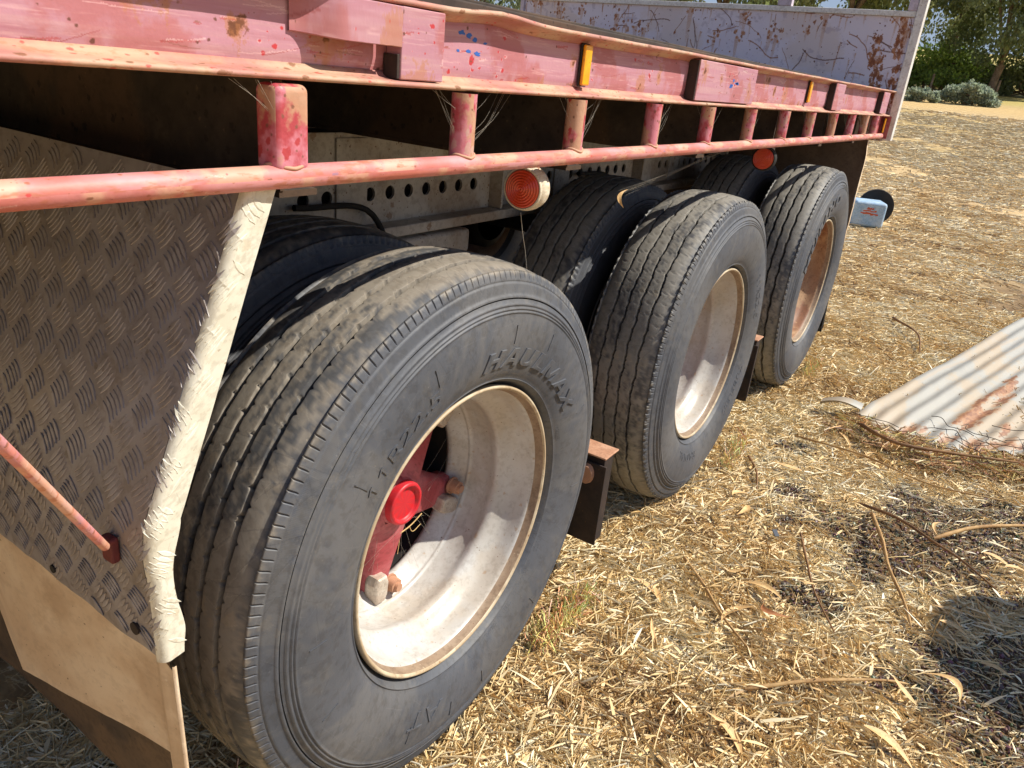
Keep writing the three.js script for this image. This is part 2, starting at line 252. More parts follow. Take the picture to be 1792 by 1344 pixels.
function wrapText(str, r0, size, ang0, fnt, o = {}) { // raised letters along the sidewall, reading clockwise, starting at angle ang0 (degrees)
  const list = []; const fl = o.flip ? -1 : 1;
  const g = new TextGeometry(str, { font: fnt, size, depth: o.h ?? 0.0022, curveSegments: 3, bevelEnabled: !!o.bevel, bevelSize: 0.0006, bevelThickness: 0.0006, bevelSegments: 1 });
  const p = g.attributes.position;
  for (let i = 0; i < p.count; i++) {
    let x = p.getX(i) * (o.wide ?? 1) + (o.shear ?? 0) * p.getY(i), y = p.getY(i), z = p.getZ(i); const a = ang0 * Math.PI / 180 - x / r0, r = r0 + y;
    p.setXYZ(i, r * Math.cos(a), r * Math.sin(a), sideZ(r) + z - 0.0006);
  }
  g.computeVertexNormals(); return g;
}
function tyreGeo(type, hi) {
  const R = rng(900 + type.charCodeAt(0)), parts = [];
  const NT = hi ? 840 : 420, NW = hi ? 240 : 120;
  const gz = [-0.052, -0.091, -0.129, -0.168], gw = type === 'B' ? 0.0062 : 0.0098;
  const crown = z => 0.5275 - 0.0075 * Math.pow((z + 0.11) / 0.1, 2) - 0.006 * Math.pow(Math.abs(z + 0.11) / 0.1, 8);
  // tread: ribs and grooves are separate strips so that their edges stay crisp
  const edges = [-0.006, ...gz, -0.214];
  const saw = q => Math.abs(((q % 2) + 2) % 2 - 1) * 2 - 1;
  const wave = (g, t) => g < 0 || g > 3 ? 0 : type === 'A' ? 0.0005 * Math.sin(t * 60 + g) : type === 'B' ? 0.0021 * saw(t * 27 / Math.PI + g * 0.37) + 0.001 * Math.sin(t * 71 + g) : 0.0016 * Math.sin(t * 46 + g * 1.3);
  const ragged = (g, s, i) => (smp(F4, i / NT * 9 + s * 0.31, g * 0.23 + 0.1) - 0.5) * 0.0022;
  const cut = (g, s, i) => { const per = type === 'B' ? 7 : 12, k = (i + g * 5 + (s > 0 ? 5 : 0) + (Math.floor(i / per) * 7 + g) % 3) % per; return k === 0 ? (type === 'A' ? 0.0042 : type === 'B' ? 0.0024 : 0.003) : 0; };
  const edgeZ = (g, s, i, t) => gz[g] + s * (gw / 2 + ragged(g, s, i) + cut(g, s, i)) + wave(g, t);   // s = +1 outer edge of groove g, -1 inner edge
  for (let k = 0; k < edges.length - 1; k++) {
    const n = 7;
    parts.push(ring(NT, Array(n).fill(0), (i, t, j) => {
      const za = k === 0 ? edges[0] : edgeZ(k - 1, -1, i, t), zb = k === edges.length - 2 ? edges[k + 1] : edgeZ(k, 1, i, t); const z = lerp(za, zb, [0, 0.06, 0.3, 0.5, 0.7, 0.94, 1][j]);
      let r = crown(z) + (smp(F2, i / NT * 6, z * 9) - 0.5) * 0.0012; if ((j === 0 && k > 0) || (j === n - 1 && k < edges.length - 2)) r -= 0.0009;
      if (type === 'B' && j > 1 && j < 5 && (i * 7 + j * 5 + k * 3) % 17 === 0) r -= 0.0018;
      return [r, z];
    }));
    if (k < edges.length - 2) parts.push(ring(NT, Array(6).fill(0), (i, t, j) => { const zo = edgeZ(k, 1, i, t), zi = edgeZ(k, -1, i, t); const w = [0, 0.12, 0.2, 0.8, 0.88, 1][j], z = lerp(zo, zi, w); return [crown(z) - [0.0009, 0.008, 0.0145, 0.0145, 0.008, 0.0009][j], z]; }));
  }
  // shoulders and sidewalls, both sides
  const SH = [[0.4700, 0.0160], [0.4706, 0.0175], [0.4745, 0.0160], [0.4750, 0.0140], [0.4790, 0.0128], [0.4855, 0.0112], [0.4925, 0.0095], [0.4955, 0.0085], [0.4962, 0.0066], [0.4990, 0.0056], [0.4998, 0.0066], [0.5030, 0.0052], [0.5060, 0.0040], [0.5100, 0.0024], [0.5140, 0.0004], [0.5165, -0.0026], [crown(-0.006), -0.006]];
  const mir = z => -0.22 - z;
  for (const s of [0, 1]) {
    const zz = z => s ? mir(z) : z; const NS = hi && !s ? 2520 : 720;
    parts.push(ring(NS, SH, (i, t, j) => {
      let [r, z] = SH[j]; const jj = R() * 0.0006;
      if (j >= 4 && j <= 6 && type !== 'B') z += (i % 2 ? 0.0005 : -0.0005) - 0.0004;
      const slot = hi && !s ? 13 : 4;
      if (j >= 11 && j <= 14 && i % slot === 0 && type !== 'C') { r -= 0.0016; z -= (0.0030 + jj); }
      if (type !== 'A' && j >= 14 && (Math.floor(i / (hi && !s ? 10 : 3)) % 2)) { r -= 0.003; z -= 0.0015; }
      return [r, zz(z)];
    }));
    parts.push(ring(NW, SIDE, (i, t, j) => { const [r, z] = SIDE[j]; return [r, zz(z + (smp(F1, i / NW * 2, r * 3) - 0.5) * 0.0012)]; }));
  }
  let txt = [];
  if (type === 'A' && hi) {
    txt = [wrapText('HAULMAX', 0.345, 0.034, 94, font, { shear: 0.32, wide: 1.72, h: 0.0036, bevel: true }), wrapText('11R22.5', 0.358, 0.026, 144, fontR, { wide: 1.55, h: 0.0026 }), wrapText('AT', 0.362, 0.034, -101, fontR, { wide: 1.9, h: 0.003, shear: 0.2 }),
      wrapText('TUBELESS', 0.322, 0.0085, -24, fontR, { wide: 1.1, h: 0.001 }), wrapText('REGROOVABLE', 0.322, 0.0085, -38, fontR, { wide: 1.1, h: 0.001 }), wrapText('STEEL', 0.322, 0.0085, -56, fontR, { wide: 1.1, h: 0.001 }), wrapText('RADIAL', 0.322, 0.0085, -66, fontR, { wide: 1.1, h: 0.001 }), wrapText('11R22.5', 0.322, 0.0085, 24, fontR, { wide: 1.0, h: 0.001 })];
    for (const a of [142, 112, 60, 22, -8, -50, -80, -96, -116, -160, 178, 80]) { const aa = a * Math.PI / 180; const g = new THREE.BoxGeometry(0.035, 0.0012, 0.0022); g.translate(0.405, 0, sideZ(0.405)); g.rotateZ(aa); txt.push(g); }
  }
  if (type === 'C') txt = [wrapText('KUMHO', 0.375, 0.046, 166, font, { wide: 2.1, h: 0.0048, bevel: true, shear: 0.15 })];
  if (type === 'B') txt = [wrapText('11R22.5', 0.36, 0.026, 40, fontR, { wide: 1.5, h: 0.0018 }), wrapText('TUBELESS', 0.345, 0.02, -20, fontR, { wide: 1.6, h: 0.0018 }), wrapText('RADIAL', 0.345, 0.026, -95, fontR, { wide: 1.5, h: 0.0018 })];
  if (!hi && type === 'A') txt = [];
  const all = parts.concat(txt).map(g => { const n = g.index ? g.toNonIndexed() : g; for (const k of Object.keys(n.attributes)) if (!['position', 'normal', 'uv'].includes(k)) n.deleteAttribute(k); return n; });
  const m = mergeGeometries(all);
  const o = type.charCodeAt(0) * 0.17;
  return colour(m, (x, y, z) => {
    const r = Math.hypot(x, y), th = Math.atan2(y, x), n = smp(F1, th / 6.283 * 3 + o, z * 3 + r), k = smp(F3, th / 6.283 * 5 + o, z * 5), q = smp(F4, th / 6.283 * 7, z * 6 + r * 4);
    const tread = sstep(0.508, 0.52, r + (q - 0.5) * 0.02);
    const dust = tread * (type === 'A' ? sstep(0.34, 0.54, k + (q - 0.5) * 0.6) : sstep(0.28, 0.48, k + (q - 0.5) * 0.7)) * (0.55 + 0.45 * n);
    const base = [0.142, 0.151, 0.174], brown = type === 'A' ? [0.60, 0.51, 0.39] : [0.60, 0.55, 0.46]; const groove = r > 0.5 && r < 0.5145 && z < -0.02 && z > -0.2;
    const side = (1 - tread) * sstep(0.45, 0.62, k + (q - 0.5) * 0.6) * 0.4;
    let c = mix3(base, [0.165, 0.156, 0.145], tread * 0.7); c = mix3(c, brown, dust * 0.85); c = mix3(c, [0.27, 0.255, 0.235], side);
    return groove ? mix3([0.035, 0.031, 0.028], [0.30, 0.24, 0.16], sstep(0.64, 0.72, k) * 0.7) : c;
  });
}
const TY = { A: tyreGeo('A', true), B: tyreGeo('B', true), C: tyreGeo('C', true), a: tyreGeo('A', false), b: tyreGeo('B', false) };

// ------------------------------------------------------------------ the semi trailer
const trailer = thing('semi_trailer', 'old faded pink and red flatbed semi trailer with three dual-wheel axles, parked on straw', 'trailer');

// wheels: thing > wheel > tyre, rim, hub ...
function lathe(pts, N = 128) { const g = new THREE.LatheGeometry(pts.map(p => new THREE.Vector2(p[0], p[1])), N); g.rotateX(Math.PI / 2); const uv = g.attributes.uv; let acc = [0]; for (let j = 1; j < pts.length; j++) acc.push(acc[j - 1] + Math.hypot(pts[j][0] - pts[j - 1][0], pts[j][1] - pts[j - 1][1])); for (let i = 0; i < uv.count; i++) uv.setXY(i, uv.getX(i) * 1.5, acc[i % pts.length]); return g; }
// lathe turned so that its axis is z and v is depth (z)
const rimProfile = [[0.296, -0.016], [0.2988, -0.008], [0.2985, -0.001], [0.296, 0.002], [0.2925, 0.0015], [0.290, -0.002], [0.2885, -0.008], [0.2865, -0.015], [0.2840, -0.019], [0.2815, -0.022], [0.2800, -0.028], [0.2785, -0.042], [0.2765, -0.054], [0.2730, -0.063], [0.2670, -0.071], [0.2600, -0.079], [0.2515, -0.087], [0.2475, -0.095], [0.2480, -0.104], [0.2530, -0.114], [0.2565, -0.126], [0.2560, -0.145], [0.2530, -0.166], [0.2500, -0.171], [0.2470, -0.173], [0.2480, -0.176], [0.2470, -0.180], [0.2440, -0.182], [0.2350, -0.196], [0.2270, -0.208], [0.2240, -0.214], [0.2240, -0.222], [0.2400, -0.226], [0.2850, -0.224]];
function makeWheel(tyre, inner, rimMat) {
  const w = new THREE.Group(); w.name = 'wheel';
  obj('tyre', TY[tyre], M.rubber, w);
  const it = obj('inner_tyre', TY[inner], M.rubber, w); it.position.z = -0.335; it.rotation.z = 0.7;
  obj('rim', lathe(rimProfile.slice(8), 160), rimMat, w);
  obj('rim_gutter', lathe(rimProfile.slice(5, 9), 160), M.gutter, w);
  obj('rim_lip', lathe(rimProfile.slice(0, 6), 160), M.lip, w);
  const ir = obj('inner_rim', lathe([[0.298, -0.2], [0.285, -0.19], [0.255, -0.13], [0.25, -0.06], [0.235, -0.02]], 64), rimMat, w); ir.position.z = -0.335;
  obj('spacer_band', lathe([[0.232, -0.226], [0.232, -0.335]], 64), M.black, w);
  obj('brake_drum', [lathe([[0.001, -0.30], [0.10, -0.30], [0.19, -0.31], [0.205, -0.33], [0.205, -0.56], [0.16, -0.58]], 48)], M.black, w);
  const spokes = [];
  const A = 5, ph = -22.5;
  for (let k = 0; k < A; k++) {
    const a = (ph + k * 72) * Math.PI / 180, ca = Math.cos(a), sa = Math.sin(a), pts = [];
    // tapered cast spoke of rounded rectangular section
    const g = sheet(9, 13, (i, j) => { const t = i / 8, rr = lerp(0.045, 0.222, t), hw = lerp(0.066, 0.032, Math.pow(t, 0.8)) + 0.010 * sstep(0.85, 1, t), hz = lerp(0.058, 0.026, t), q = j / 12 * 2 * Math.PI, cx = Math.sign(Math.cos(q)) * Math.pow(Math.abs(Math.cos(q)), 0.55) * hw, cz = Math.sign(Math.sin(q)) * Math.pow(Math.abs(Math.sin(q)), 0.55) * hz; return [rr * ca - cx * sa, rr * sa + cx * ca, lerp(-0.228, -0.226, t) + cz]; }, (i, j) => [i * 0.02, j * 0.012]);
    spokes.push(g);
  }
  obj('hub_spider', [...spokes, lathe([[0.125, -0.262], [0.118, -0.238], [0.100, -0.222], [0.080, -0.208], [0.063, -0.192], [0.053, -0.176], [0.048, -0.165]], 48)], M.redDull, w);
  obj('hub_cap', lathe([[0.0475, -0.168], [0.0475, -0.152], [0.0455, -0.148], [0.0405, -0.147], [0.0385, -0.149], [0.0375, -0.155], [0.034, -0.1555], [0.0005, -0.1545]], 48), M.red, w);
  for (let k = 0; k < A; k++) {
    const a = (ph + k * 72) * Math.PI / 180;
    const c = new THREE.ExtrudeGeometry(new THREE.Shape([[-0.010, -0.022], [0.010, -0.022], [0.015, -0.012], [0.014, 0.012], [0.009, 0.022], [-0.009, 0.022], [-0.014, 0.012], [-0.015, -0.012]].map(p => new THREE.Vector2(...p))), { depth: 0.014, bevelEnabled: true, bevelSize: 0.006, bevelThickness: 0.007, bevelSegments: 3 });
    const lip = new RoundedBoxGeometry(0.026, 0.024, 0.03, 3, 0.010); lip.translate(0, 0.022, -0.004);
    const cl = merge([triUV(c), triUV(lip)]); cl.scale(1.0, 1.15, 1.3); cl.rotateZ(a - Math.PI / 2); const ta = a - 0.10; cl.translate(0.212 * Math.cos(ta), 0.212 * Math.sin(ta), -0.200);
    obj('rim_clamp', cl, M.galvBolt, w);
    const nut = new THREE.CylinderGeometry(0.0145, 0.0155, 0.02, 6); const st = new THREE.CylinderGeometry(0.0085, 0.0085, 0.036, 12); const wsh = new THREE.CylinderGeometry(0.018, 0.018, 0.004, 20); wsh.translate(0, -0.010, 0);
    const nb = merge([nut, st, wsh]); nb.rotateX(Math.PI / 2); nb.scale(1.15, 1.15, 1); const tb = a + 0.10; nb.translate(0.219 * Math.cos(tb), 0.219 * Math.sin(tb), -0.180); obj('wheel_nut', nb, M.tanPlate, w);
  }
  return w;
}
const WX = [0, 1.385, 2.742], WY = [0.51, 0.522, 0.551];
[['A', 'a', M.rim], ['B', 'b', M.rim], ['C', 'b', M.rimRust]].forEach(([t, i, m], k) => {
  const w = makeWheel(t, i, m); w.position.set(WX[k], WY[k], k === 2 ? 0.012 : 0); trailer.add(w);
  const f = makeWheel('a', 'a', m); f.position.set(WX[k], WY[k], -2.44); f.rotation.y = Math.PI; trailer.add(f);
});
const ax0 = grp('axle', trailer);
for (let k = 0; k < 3; k++) obj('axle_tube', cylBetween(V(WX[k], WY[k], -0.3), V(WX[k], WY[k], -2.1), 0.065), M.black, trailer);
trailer.remove(ax0);

// side rail (an outward channel), its flanges worn to cream
const XS = lin(-4, 3.75, 90);
const topY = x => 0.006 * clamp(x, -0.3, 3.7) + 0.004 * (smp(F1, x * 0.2, 0.3) - 0.5) + 0.006 * Math.exp(-Math.pow((x + 0.02) / 0.07, 2));
const upper = p => { if (p[1] > 1.38) p[1] += topY(p[0]); return p; };
const CZ = -0.016;   // the rail stands this much inside the rub rail's front
const lowY = x => 0.0030 * clamp(-x, 0, 1) - 0.0009 * clamp(x, 0, 4);
const low = p => { p[1] += lowY(p[0]) * clamp((1.39 - p[1]) / 0.05); p[2] += CZ; return p; };
const upLow = p => low(upper(p));
obj('coaming_web', sweepX([[-0.005, 1.318], [0.000, 1.336], [0.0015, 1.345], [0.0015, 1.390], [0.000, 1.398], [-0.005, 1.410], [-0.010, 1.410], [-0.010, 1.318]], XS, upLow), M.pink, trailer);
obj('coaming_lower_flange', sweepX([[-0.009, 1.3125], [0.026, 1.3125], [0.030, 1.3140], [0.0305, 1.3175], [0.027, 1.3200], [0.015, 1.3215], [0.008, 1.3232], [0.0035, 1.3262], [0.0005, 1.3300], [-0.0085, 1.3300]], lin(-4, 3.75, 160), p => { p[1] += 0.0016 * (smp(F1, p[0] * 0.6, 0.1) - 0.5); if (p[2] > 0.02) p[2] += 0.002 * (smp(F2, p[0] * 0.7, 0.6) - 0.5); return low(p); }), M.flange, trailer);
obj('coaming_upper_flange', sweepX([[-0.009, 1.4170], [0.026, 1.4170], [0.030, 1.4155], [0.0305, 1.4115], [0.028, 1.4095], [0.015, 1.4080], [0.008, 1.4062], [0.0035, 1.4030], [0.0005, 1.3990], [-0.0085, 1.3990]], lin(-4, 3.75, 200), p => { p = upper(p); p[1] += 0.003 * (smp(F2, p[0] * 0.5, 0.8) - 0.5); if (p[2] > 0.02) p[2] += 0.003 * (smp(F2, p[0] * 0.9, 0.2) - 0.5); return low(p); }), M.flange, trailer);
// splice plates and stiffeners closing the channel
const sp = (x0, x1, y0, y1, m = M.pink, z1 = 0.0125) => obj('splice_plate', box(x0, x1, y0, y1, CZ + 0.0020, z1, 0.002, x0 * 1.7), m, trailer);
sp(-0.2455, -0.160, 1.3222, 1.4075); sp(0.79, 1.235, 1.3222, 1.412); sp(2.26, 2.43, 1.3222, 1.420); sp(3.37, 3.55, 1.3222, 1.424); sp(-1.4, -1.2, 1.3222, 1.402);
for (const [x, h] of [[-0.2455, 1.352], [0.79, 1.410], [2.26, 1.418], [3.37, 1.422]]) obj('painted_gap_shade', box(x - 0.0052, x - 0.0003, 1.3226, h, CZ + 0.0022, 0.0105, 0.001), M.rustPlate, trailer);  // dark strips added to paint the shaded gap at the rear of each plate
{ // bent tab whose rear end curves back to the web
  const n = 24, t = 0.006; const f = i => { const u = i / (n - 1), x = lerp(-0.405, -0.2475, u), d = lerp(0.004, 0.0300, sstep(0, 0.42, u)); return [x, CZ + d]; };
  const sec = []; for (let i = 0; i < n; i++) sec.push([...f(i), 0]); const y0 = 1.360, y1 = 1.4065;
  const g = sheet(n, 6, (i, j) => { const [x, z] = f(i); const q = [[y0, -t], [y0, 0], [y0 + 0.001, 0.001], [y1 - 0.001, 0.001], [y1, 0], [y1, -t]][j]; return [x, q[0] + 0.004 * sstep(0.4, 0, i / (n - 1)) * (j < 3 ? 1 : 0), z + q[1]]; }, (i, j) => [i * 0.0066 + 0.4, j * 0.016]);
  obj('bent_tab', g, M.pink, trailer);
}
// flaked blue paint
{
  const R = rng(77); let fk = 0;
  const flake = (x, y, z, w, h) => { const s = new THREE.Shape(); const n = 11; for (let i = 0; i < n; i++) { const a = i / n * 6.283, k = 0.6 + 0.7 * R(); const px = Math.cos(a) * w * k, py = Math.sin(a) * h * k; i ? s.lineTo(px, py) : s.moveTo(px, py); } const g = new THREE.ExtrudeGeometry(s, { depth: 0.0004, bevelEnabled: false }); g.translate(x, y, z); obj('paint_flake', g, M.bluePaint, trailer); };
  for (const [x, y, w, h] of [[-0.118, 1.3935, 0.009, 0.004], [-0.102, 1.391, 0.011, 0.004], [-0.086, 1.387, 0.008, 0.0045], [-0.1, 1.370, 0.008, 0.003], [-0.078, 1.368, 0.010, 0.0035], [-0.125, 1.3695, 0.005, 0.0022], [-0.06, 1.3835, 0.006, 0.002]]) flake(x + 0.03, y - 0.004, CZ + 0.0014, w * 0.8, h * 0.9);
  for (let i = 0; i < 6; i++) flake(1.02 + R() * 0.06, 1.36 + R() * 0.02, 0.0123, 0.012 * R() + 0.004, 0.004 * R() + 0.002);
}
// rub rail and its posts
obj('rub_rail', tube([[-4, 1.2110, 0.010], [-1, 1.2110, 0.010], [0, 1.2110, 0.010], [1.5, 1.2110, 0.010], [3.6, 1.2110, 0.010]], 0.0134, 160, 20), M.pipe, trailer);
const POSTX = [-2.12, -1.78, -1.44, -1.10, -0.765, -0.428, -0.094, 0.243, 0.588, 0.927, 1.277, 1.646, 2.0, 2.38, 2.75, 3.08, 3.36];
POSTX.forEach((x, k) => {
  const flat = k === 5, r = flat ? 0.0215 : 0.0205, cz = 0.002; let c;
  if (flat) { c = new RoundedBoxGeometry(0.050, 0.094, 0.036, 3, 0.009); triUV(c); c = triUV(c, 0.31); }
  else { c = new THREE.CylinderGeometry(r, r, 0.094, 28, 1, true); const uv = c.attributes.uv; for (let i = 0; i < uv.count; i++) uv.setXY(i, uv.getX(i) * 0.13 + k * 0.13, uv.getY(i) * 0.09 + k * 0.21); c.scale(1, 1, 0.85); }
  c.translate(x, 1.2630, cz);
  const Rw = rng(k + 50), wp = []; for (let q = 0; q <= 14; q++) { const a = -0.25 + q / 14 * (Math.PI + 0.5), px = Math.cos(a) * (flat ? 0.0265 : 0.0222), pz = Math.sin(a) * 0.0182; wp.push(V(x + px, 1.2110 + 0.0142 * Math.sqrt(Math.max(0.06, 1 - Math.pow(Math.min(0.97, Math.abs(pz + cz - 0.010) / 0.0136), 2))) + 0.0012 * Rw(), cz + pz)); }
  obj('post', [c, tube(wp, 0.0022 + 0.0006 * Rw(), 34, 7)], M.post, trailer);
});
obj('end_plate', box(3.45, 3.74, 1.195, 1.3115, -0.03, -0.022, 0.002), M.redDull, trailer);
obj('end_plate', box(3.728, 3.745, 1.195, 1.3115, -0.0215, 0.022, 0.002), M.redDull, trailer);
// reflectors
for (const [x, y0, y1, z] of [[0.272, 1.3335, 1.4015, -0.004], [1.935, 1.341, 1.411, -0.004], [3.70, 1.225, 1.300, 0.0]]) { const r = grp('reflector', trailer); obj('reflector_lens', box(x - 0.0135, x + 0.0135, y0, y1, z - 0.004, z + 0.003, 0.003), M.yellow, r); obj('reflector_backing', box(x - 0.015, x + 0.015, y0 - 0.002, y1 + 0.002, z - 0.009, z - 0.0042, 0.002), M.black, r); }
// deck, cross bearers, chassis beams
obj('deck', box(-4, 3.74, 1.4175, 1.440, -2.44, -0.0605, 0.003), M.bearer, trailer);
obj('deck_gap_filler', box(-4, 3.74, 1.372, 1.432, -0.060, -0.0265, 0.003), M.bearer, trailer);  // strip added to stop sun leaking between rail and deck onto inner tyres
for (let k = -5; k < 8; k++) {
  const x = -0.408 + 0.695 * k; if (x > 3.6) continue;
  const s = new THREE.Shape([[-0.0605, 1.416], [-0.0605, 1.37], [-0.028, 1.37], [-0.028, 1.187], [-2.41, 1.187], [-2.41, 1.416]].map(p => new THREE.Vector2(-p[0], p[1])));
  const web = new THREE.ExtrudeGeometry(s, { depth: 0.006, bevelEnabled: false }); web.rotateY(Math.PI / 2); web.translate(x, 0, 0);
  // after the turn local x runs to -z
  const fl = []; for (const [z0, z1, y0, y1] of [[-0.030, -2.41, 1.1865, 1.1865]]) { fl.push(sheetBox(x, x + 0.06, z0, z1, y0, y1, 0.008)); }
  obj('cross_bearer', [triUV(web), ...fl], M.bearer, trailer);
}
function sheetBox(x0, x1, z0, z1, ya, yb, t) { const g = new THREE.BoxGeometry(x1 - x0, t, z0 - z1); const p = g.attributes.position; for (let i = 0; i < p.count; i++) { const z = p.getZ(i) + (z0 + z1) / 2; p.setXYZ(i, p.getX(i) + (x0 + x1) / 2, p.getY(i) + lerp(yb, ya, (z - z1) / (z0 - z1)) - t / 2, z); } g.computeVertexNormals(); return triUV(g); }
function beam(zf, dir) {
  const b = grp('chassis_beam', trailer);
  const s = new THREE.Shape([[-4, 0.93], [3.6, 0.93], [3.6, 1.167], [-4, 1.167]].map(p => new THREE.Vector2(...p)));
  for (let x = -3.9, n = -53; x < 3.55; n++) { x = 0.478 + 0.0773 * n; const ph = ((n % 14) + 14) % 14; if (ph < 7 || ph > 8 && ph < 9 || ph === 12 || ph === 11) { const h = new THREE.Path(); h.absellipse(x, 1.009, 0.0185, 0.0185, 0, Math.PI * 2, true); s.holes.push(h); } }
  const web = new THREE.ExtrudeGeometry(s, { depth: 0.008, bevelEnabled: false, curveSegments: 20 }); web.translate(0, 0, zf - 0.008);
  obj('beam_web', triUV(web), M.beam, b);
  obj('beam_lower_flange', box(-4, 3.6, 0.900, 0.930, zf - 0.10, zf + 0.06, 0.004), M.beam, b);
  obj('added_hole_backing', box(-4, 3.6, 0.9305, 1.1555, zf - 0.098, zf - 0.092, 0.001), M.bearer, b);  // plate added behind the holes to block the bright background
  obj('beam_upper_flange', box(-4, 3.6, 1.156, 1.1685, zf - 0.085, zf - 0.009, 0.004), M.bearer, b);
  for (let k = -4; k < 4; k++) { const x = 1.03 + 1.0822 * k; obj('beam_stiffener', box(x, x + 0.012, 0.9305, 1.155, zf + 0.0005, zf + 0.05, 0.002, k), M.beam, b); obj('doubler_plate', box(x - 0.68, x - 0.57, 0.9305, 1.155, zf + 0.0005, zf + 0.007, 0.002, k), M.beam, b); }
  return b;
}
beam(-0.72, 1); beam(-1.72, -1);
for (const x of [0.69, 2.06]) { obj('suspension_hanger', [box(x - 0.16, x + 0.18, 0.812, 0.888, -0.80, -0.665, 0.014), box(x - 0.05, x + 0.06, 0.50, 0.82, -0.80, -0.70, 0.01)], M.beam, trailer); obj('leaf_spring', [0, 1, 2, 3].map(i => box(x - 0.66 + i * 0.1, x + 0.66 - i * 0.1, 0.60 - i * 0.016, 0.613 - i * 0.016, -0.78, -0.70, 0.002)), M.black, trailer); }
for (const k of [0, 1, 2]) { const x = WX[k] + 0.30, y = WY[k] + 0.16; const bc = new THREE.CylinderGeometry(0.075, 0.075, 0.06, 28), b2 = new THREE.CylinderGeometry(0.066, 0.055, 0.17, 28); b2.translate(0, 0.11, 0); const bb = merge([bc, b2]); bb.rotateZ(-1.2); bb.translate(x, y, -0.66); obj('brake_chamber', bb, M.rustPlate, trailer); obj('air_hose', tube([[x + 0.06, y + 0.05, -0.64], [x + 0.16, y + 0.16, -0.63], [x + 0.14, y + 0.3, -0.68], [x - 0.1, y + 0.33, -0.70]], 0.008, 24, 8), M.black, trailer); }
// skid plates between the wheels
for (const x of [0.645, 2.018]) { const b = grp('guard_bracket', trailer); const y = x > 1 ? 0.01 : 0;
  obj('bracket_box', box(x + 0.014, x + 0.07, 0.13 + y, 0.405 + y, -0.36, -0.012, 0.004), M.rustPlate, b);
  obj('bracket_face', box(x, x + 0.006, 0.138 + y, 0.388 + y, -0.30, 0.0, 0.002), M.rustPlate, b);
  obj('bracket_top', box(x + 0.004, x + 0.085, 0.4055 + y, 0.411 + y, -0.36, -0.006, 0.002), M.tanPlate, b);
  if (x < 1) { const lug = new THREE.CylinderGeometry(0.022, 0.026, 0.014, 14); lug.rotateZ(Math.PI / 2); lug.scale(1, 1.2, 0.8); lug.translate(x - 0.006, 0.352, -0.052); obj('bracket_lug', lug, M.tanPlate, b); } }
// marker lamps hanging under the rub rail, facing the rear
for (const [x, y, z, r, k] of [[0.150, 1.1515, -0.038, 0.0375, 0], [1.640, 1.1535, -0.036, 0.0375, 1]]) {
  const l = grp('marker_lamp', trailer); l.position.set(x, y, z);
  const prof = []; for (let i = 0; i <= 72; i++) { const t = i / 72, q = 0.0005 + (r - 0.004) * t; prof.push([q, 0.008 - 0.006 * t * t + 0.0022 * Math.abs(Math.sin(Math.PI * 7 * t))]); } prof.push([r - 0.003, -0.004]);
  const turn = g => { g.rotateY(-Math.PI / 2 + 0.10); return g; };
  obj('lamp_lens', turn(lathe(prof, 40)), M.amber, l);
  obj('lamp_rim', turn(lathe([[r - 0.0028, 0.002], [r, 0.003], [r + 0.001, -0.003], [r - 0.0015, -0.008]], 40)), k ? M.black : M.lampBody, l);
  obj('lamp_housing', turn(lathe([[r - 0.001, -0.007], [r + 0.003, -0.012], [r + 0.003, -0.022], [r, -0.026], [r + 0.0015, -0.034], [r - 0.006, -0.044], [0.0005, -0.046]], 40)), k ? M.black : M.lampBody, l);
  obj('lamp_bracket', box(0.012, 0.034, r - 0.004, 0.046, -0.012, 0.012, 0.002), k ? M.lampBody : M.tanPlate, l);
}
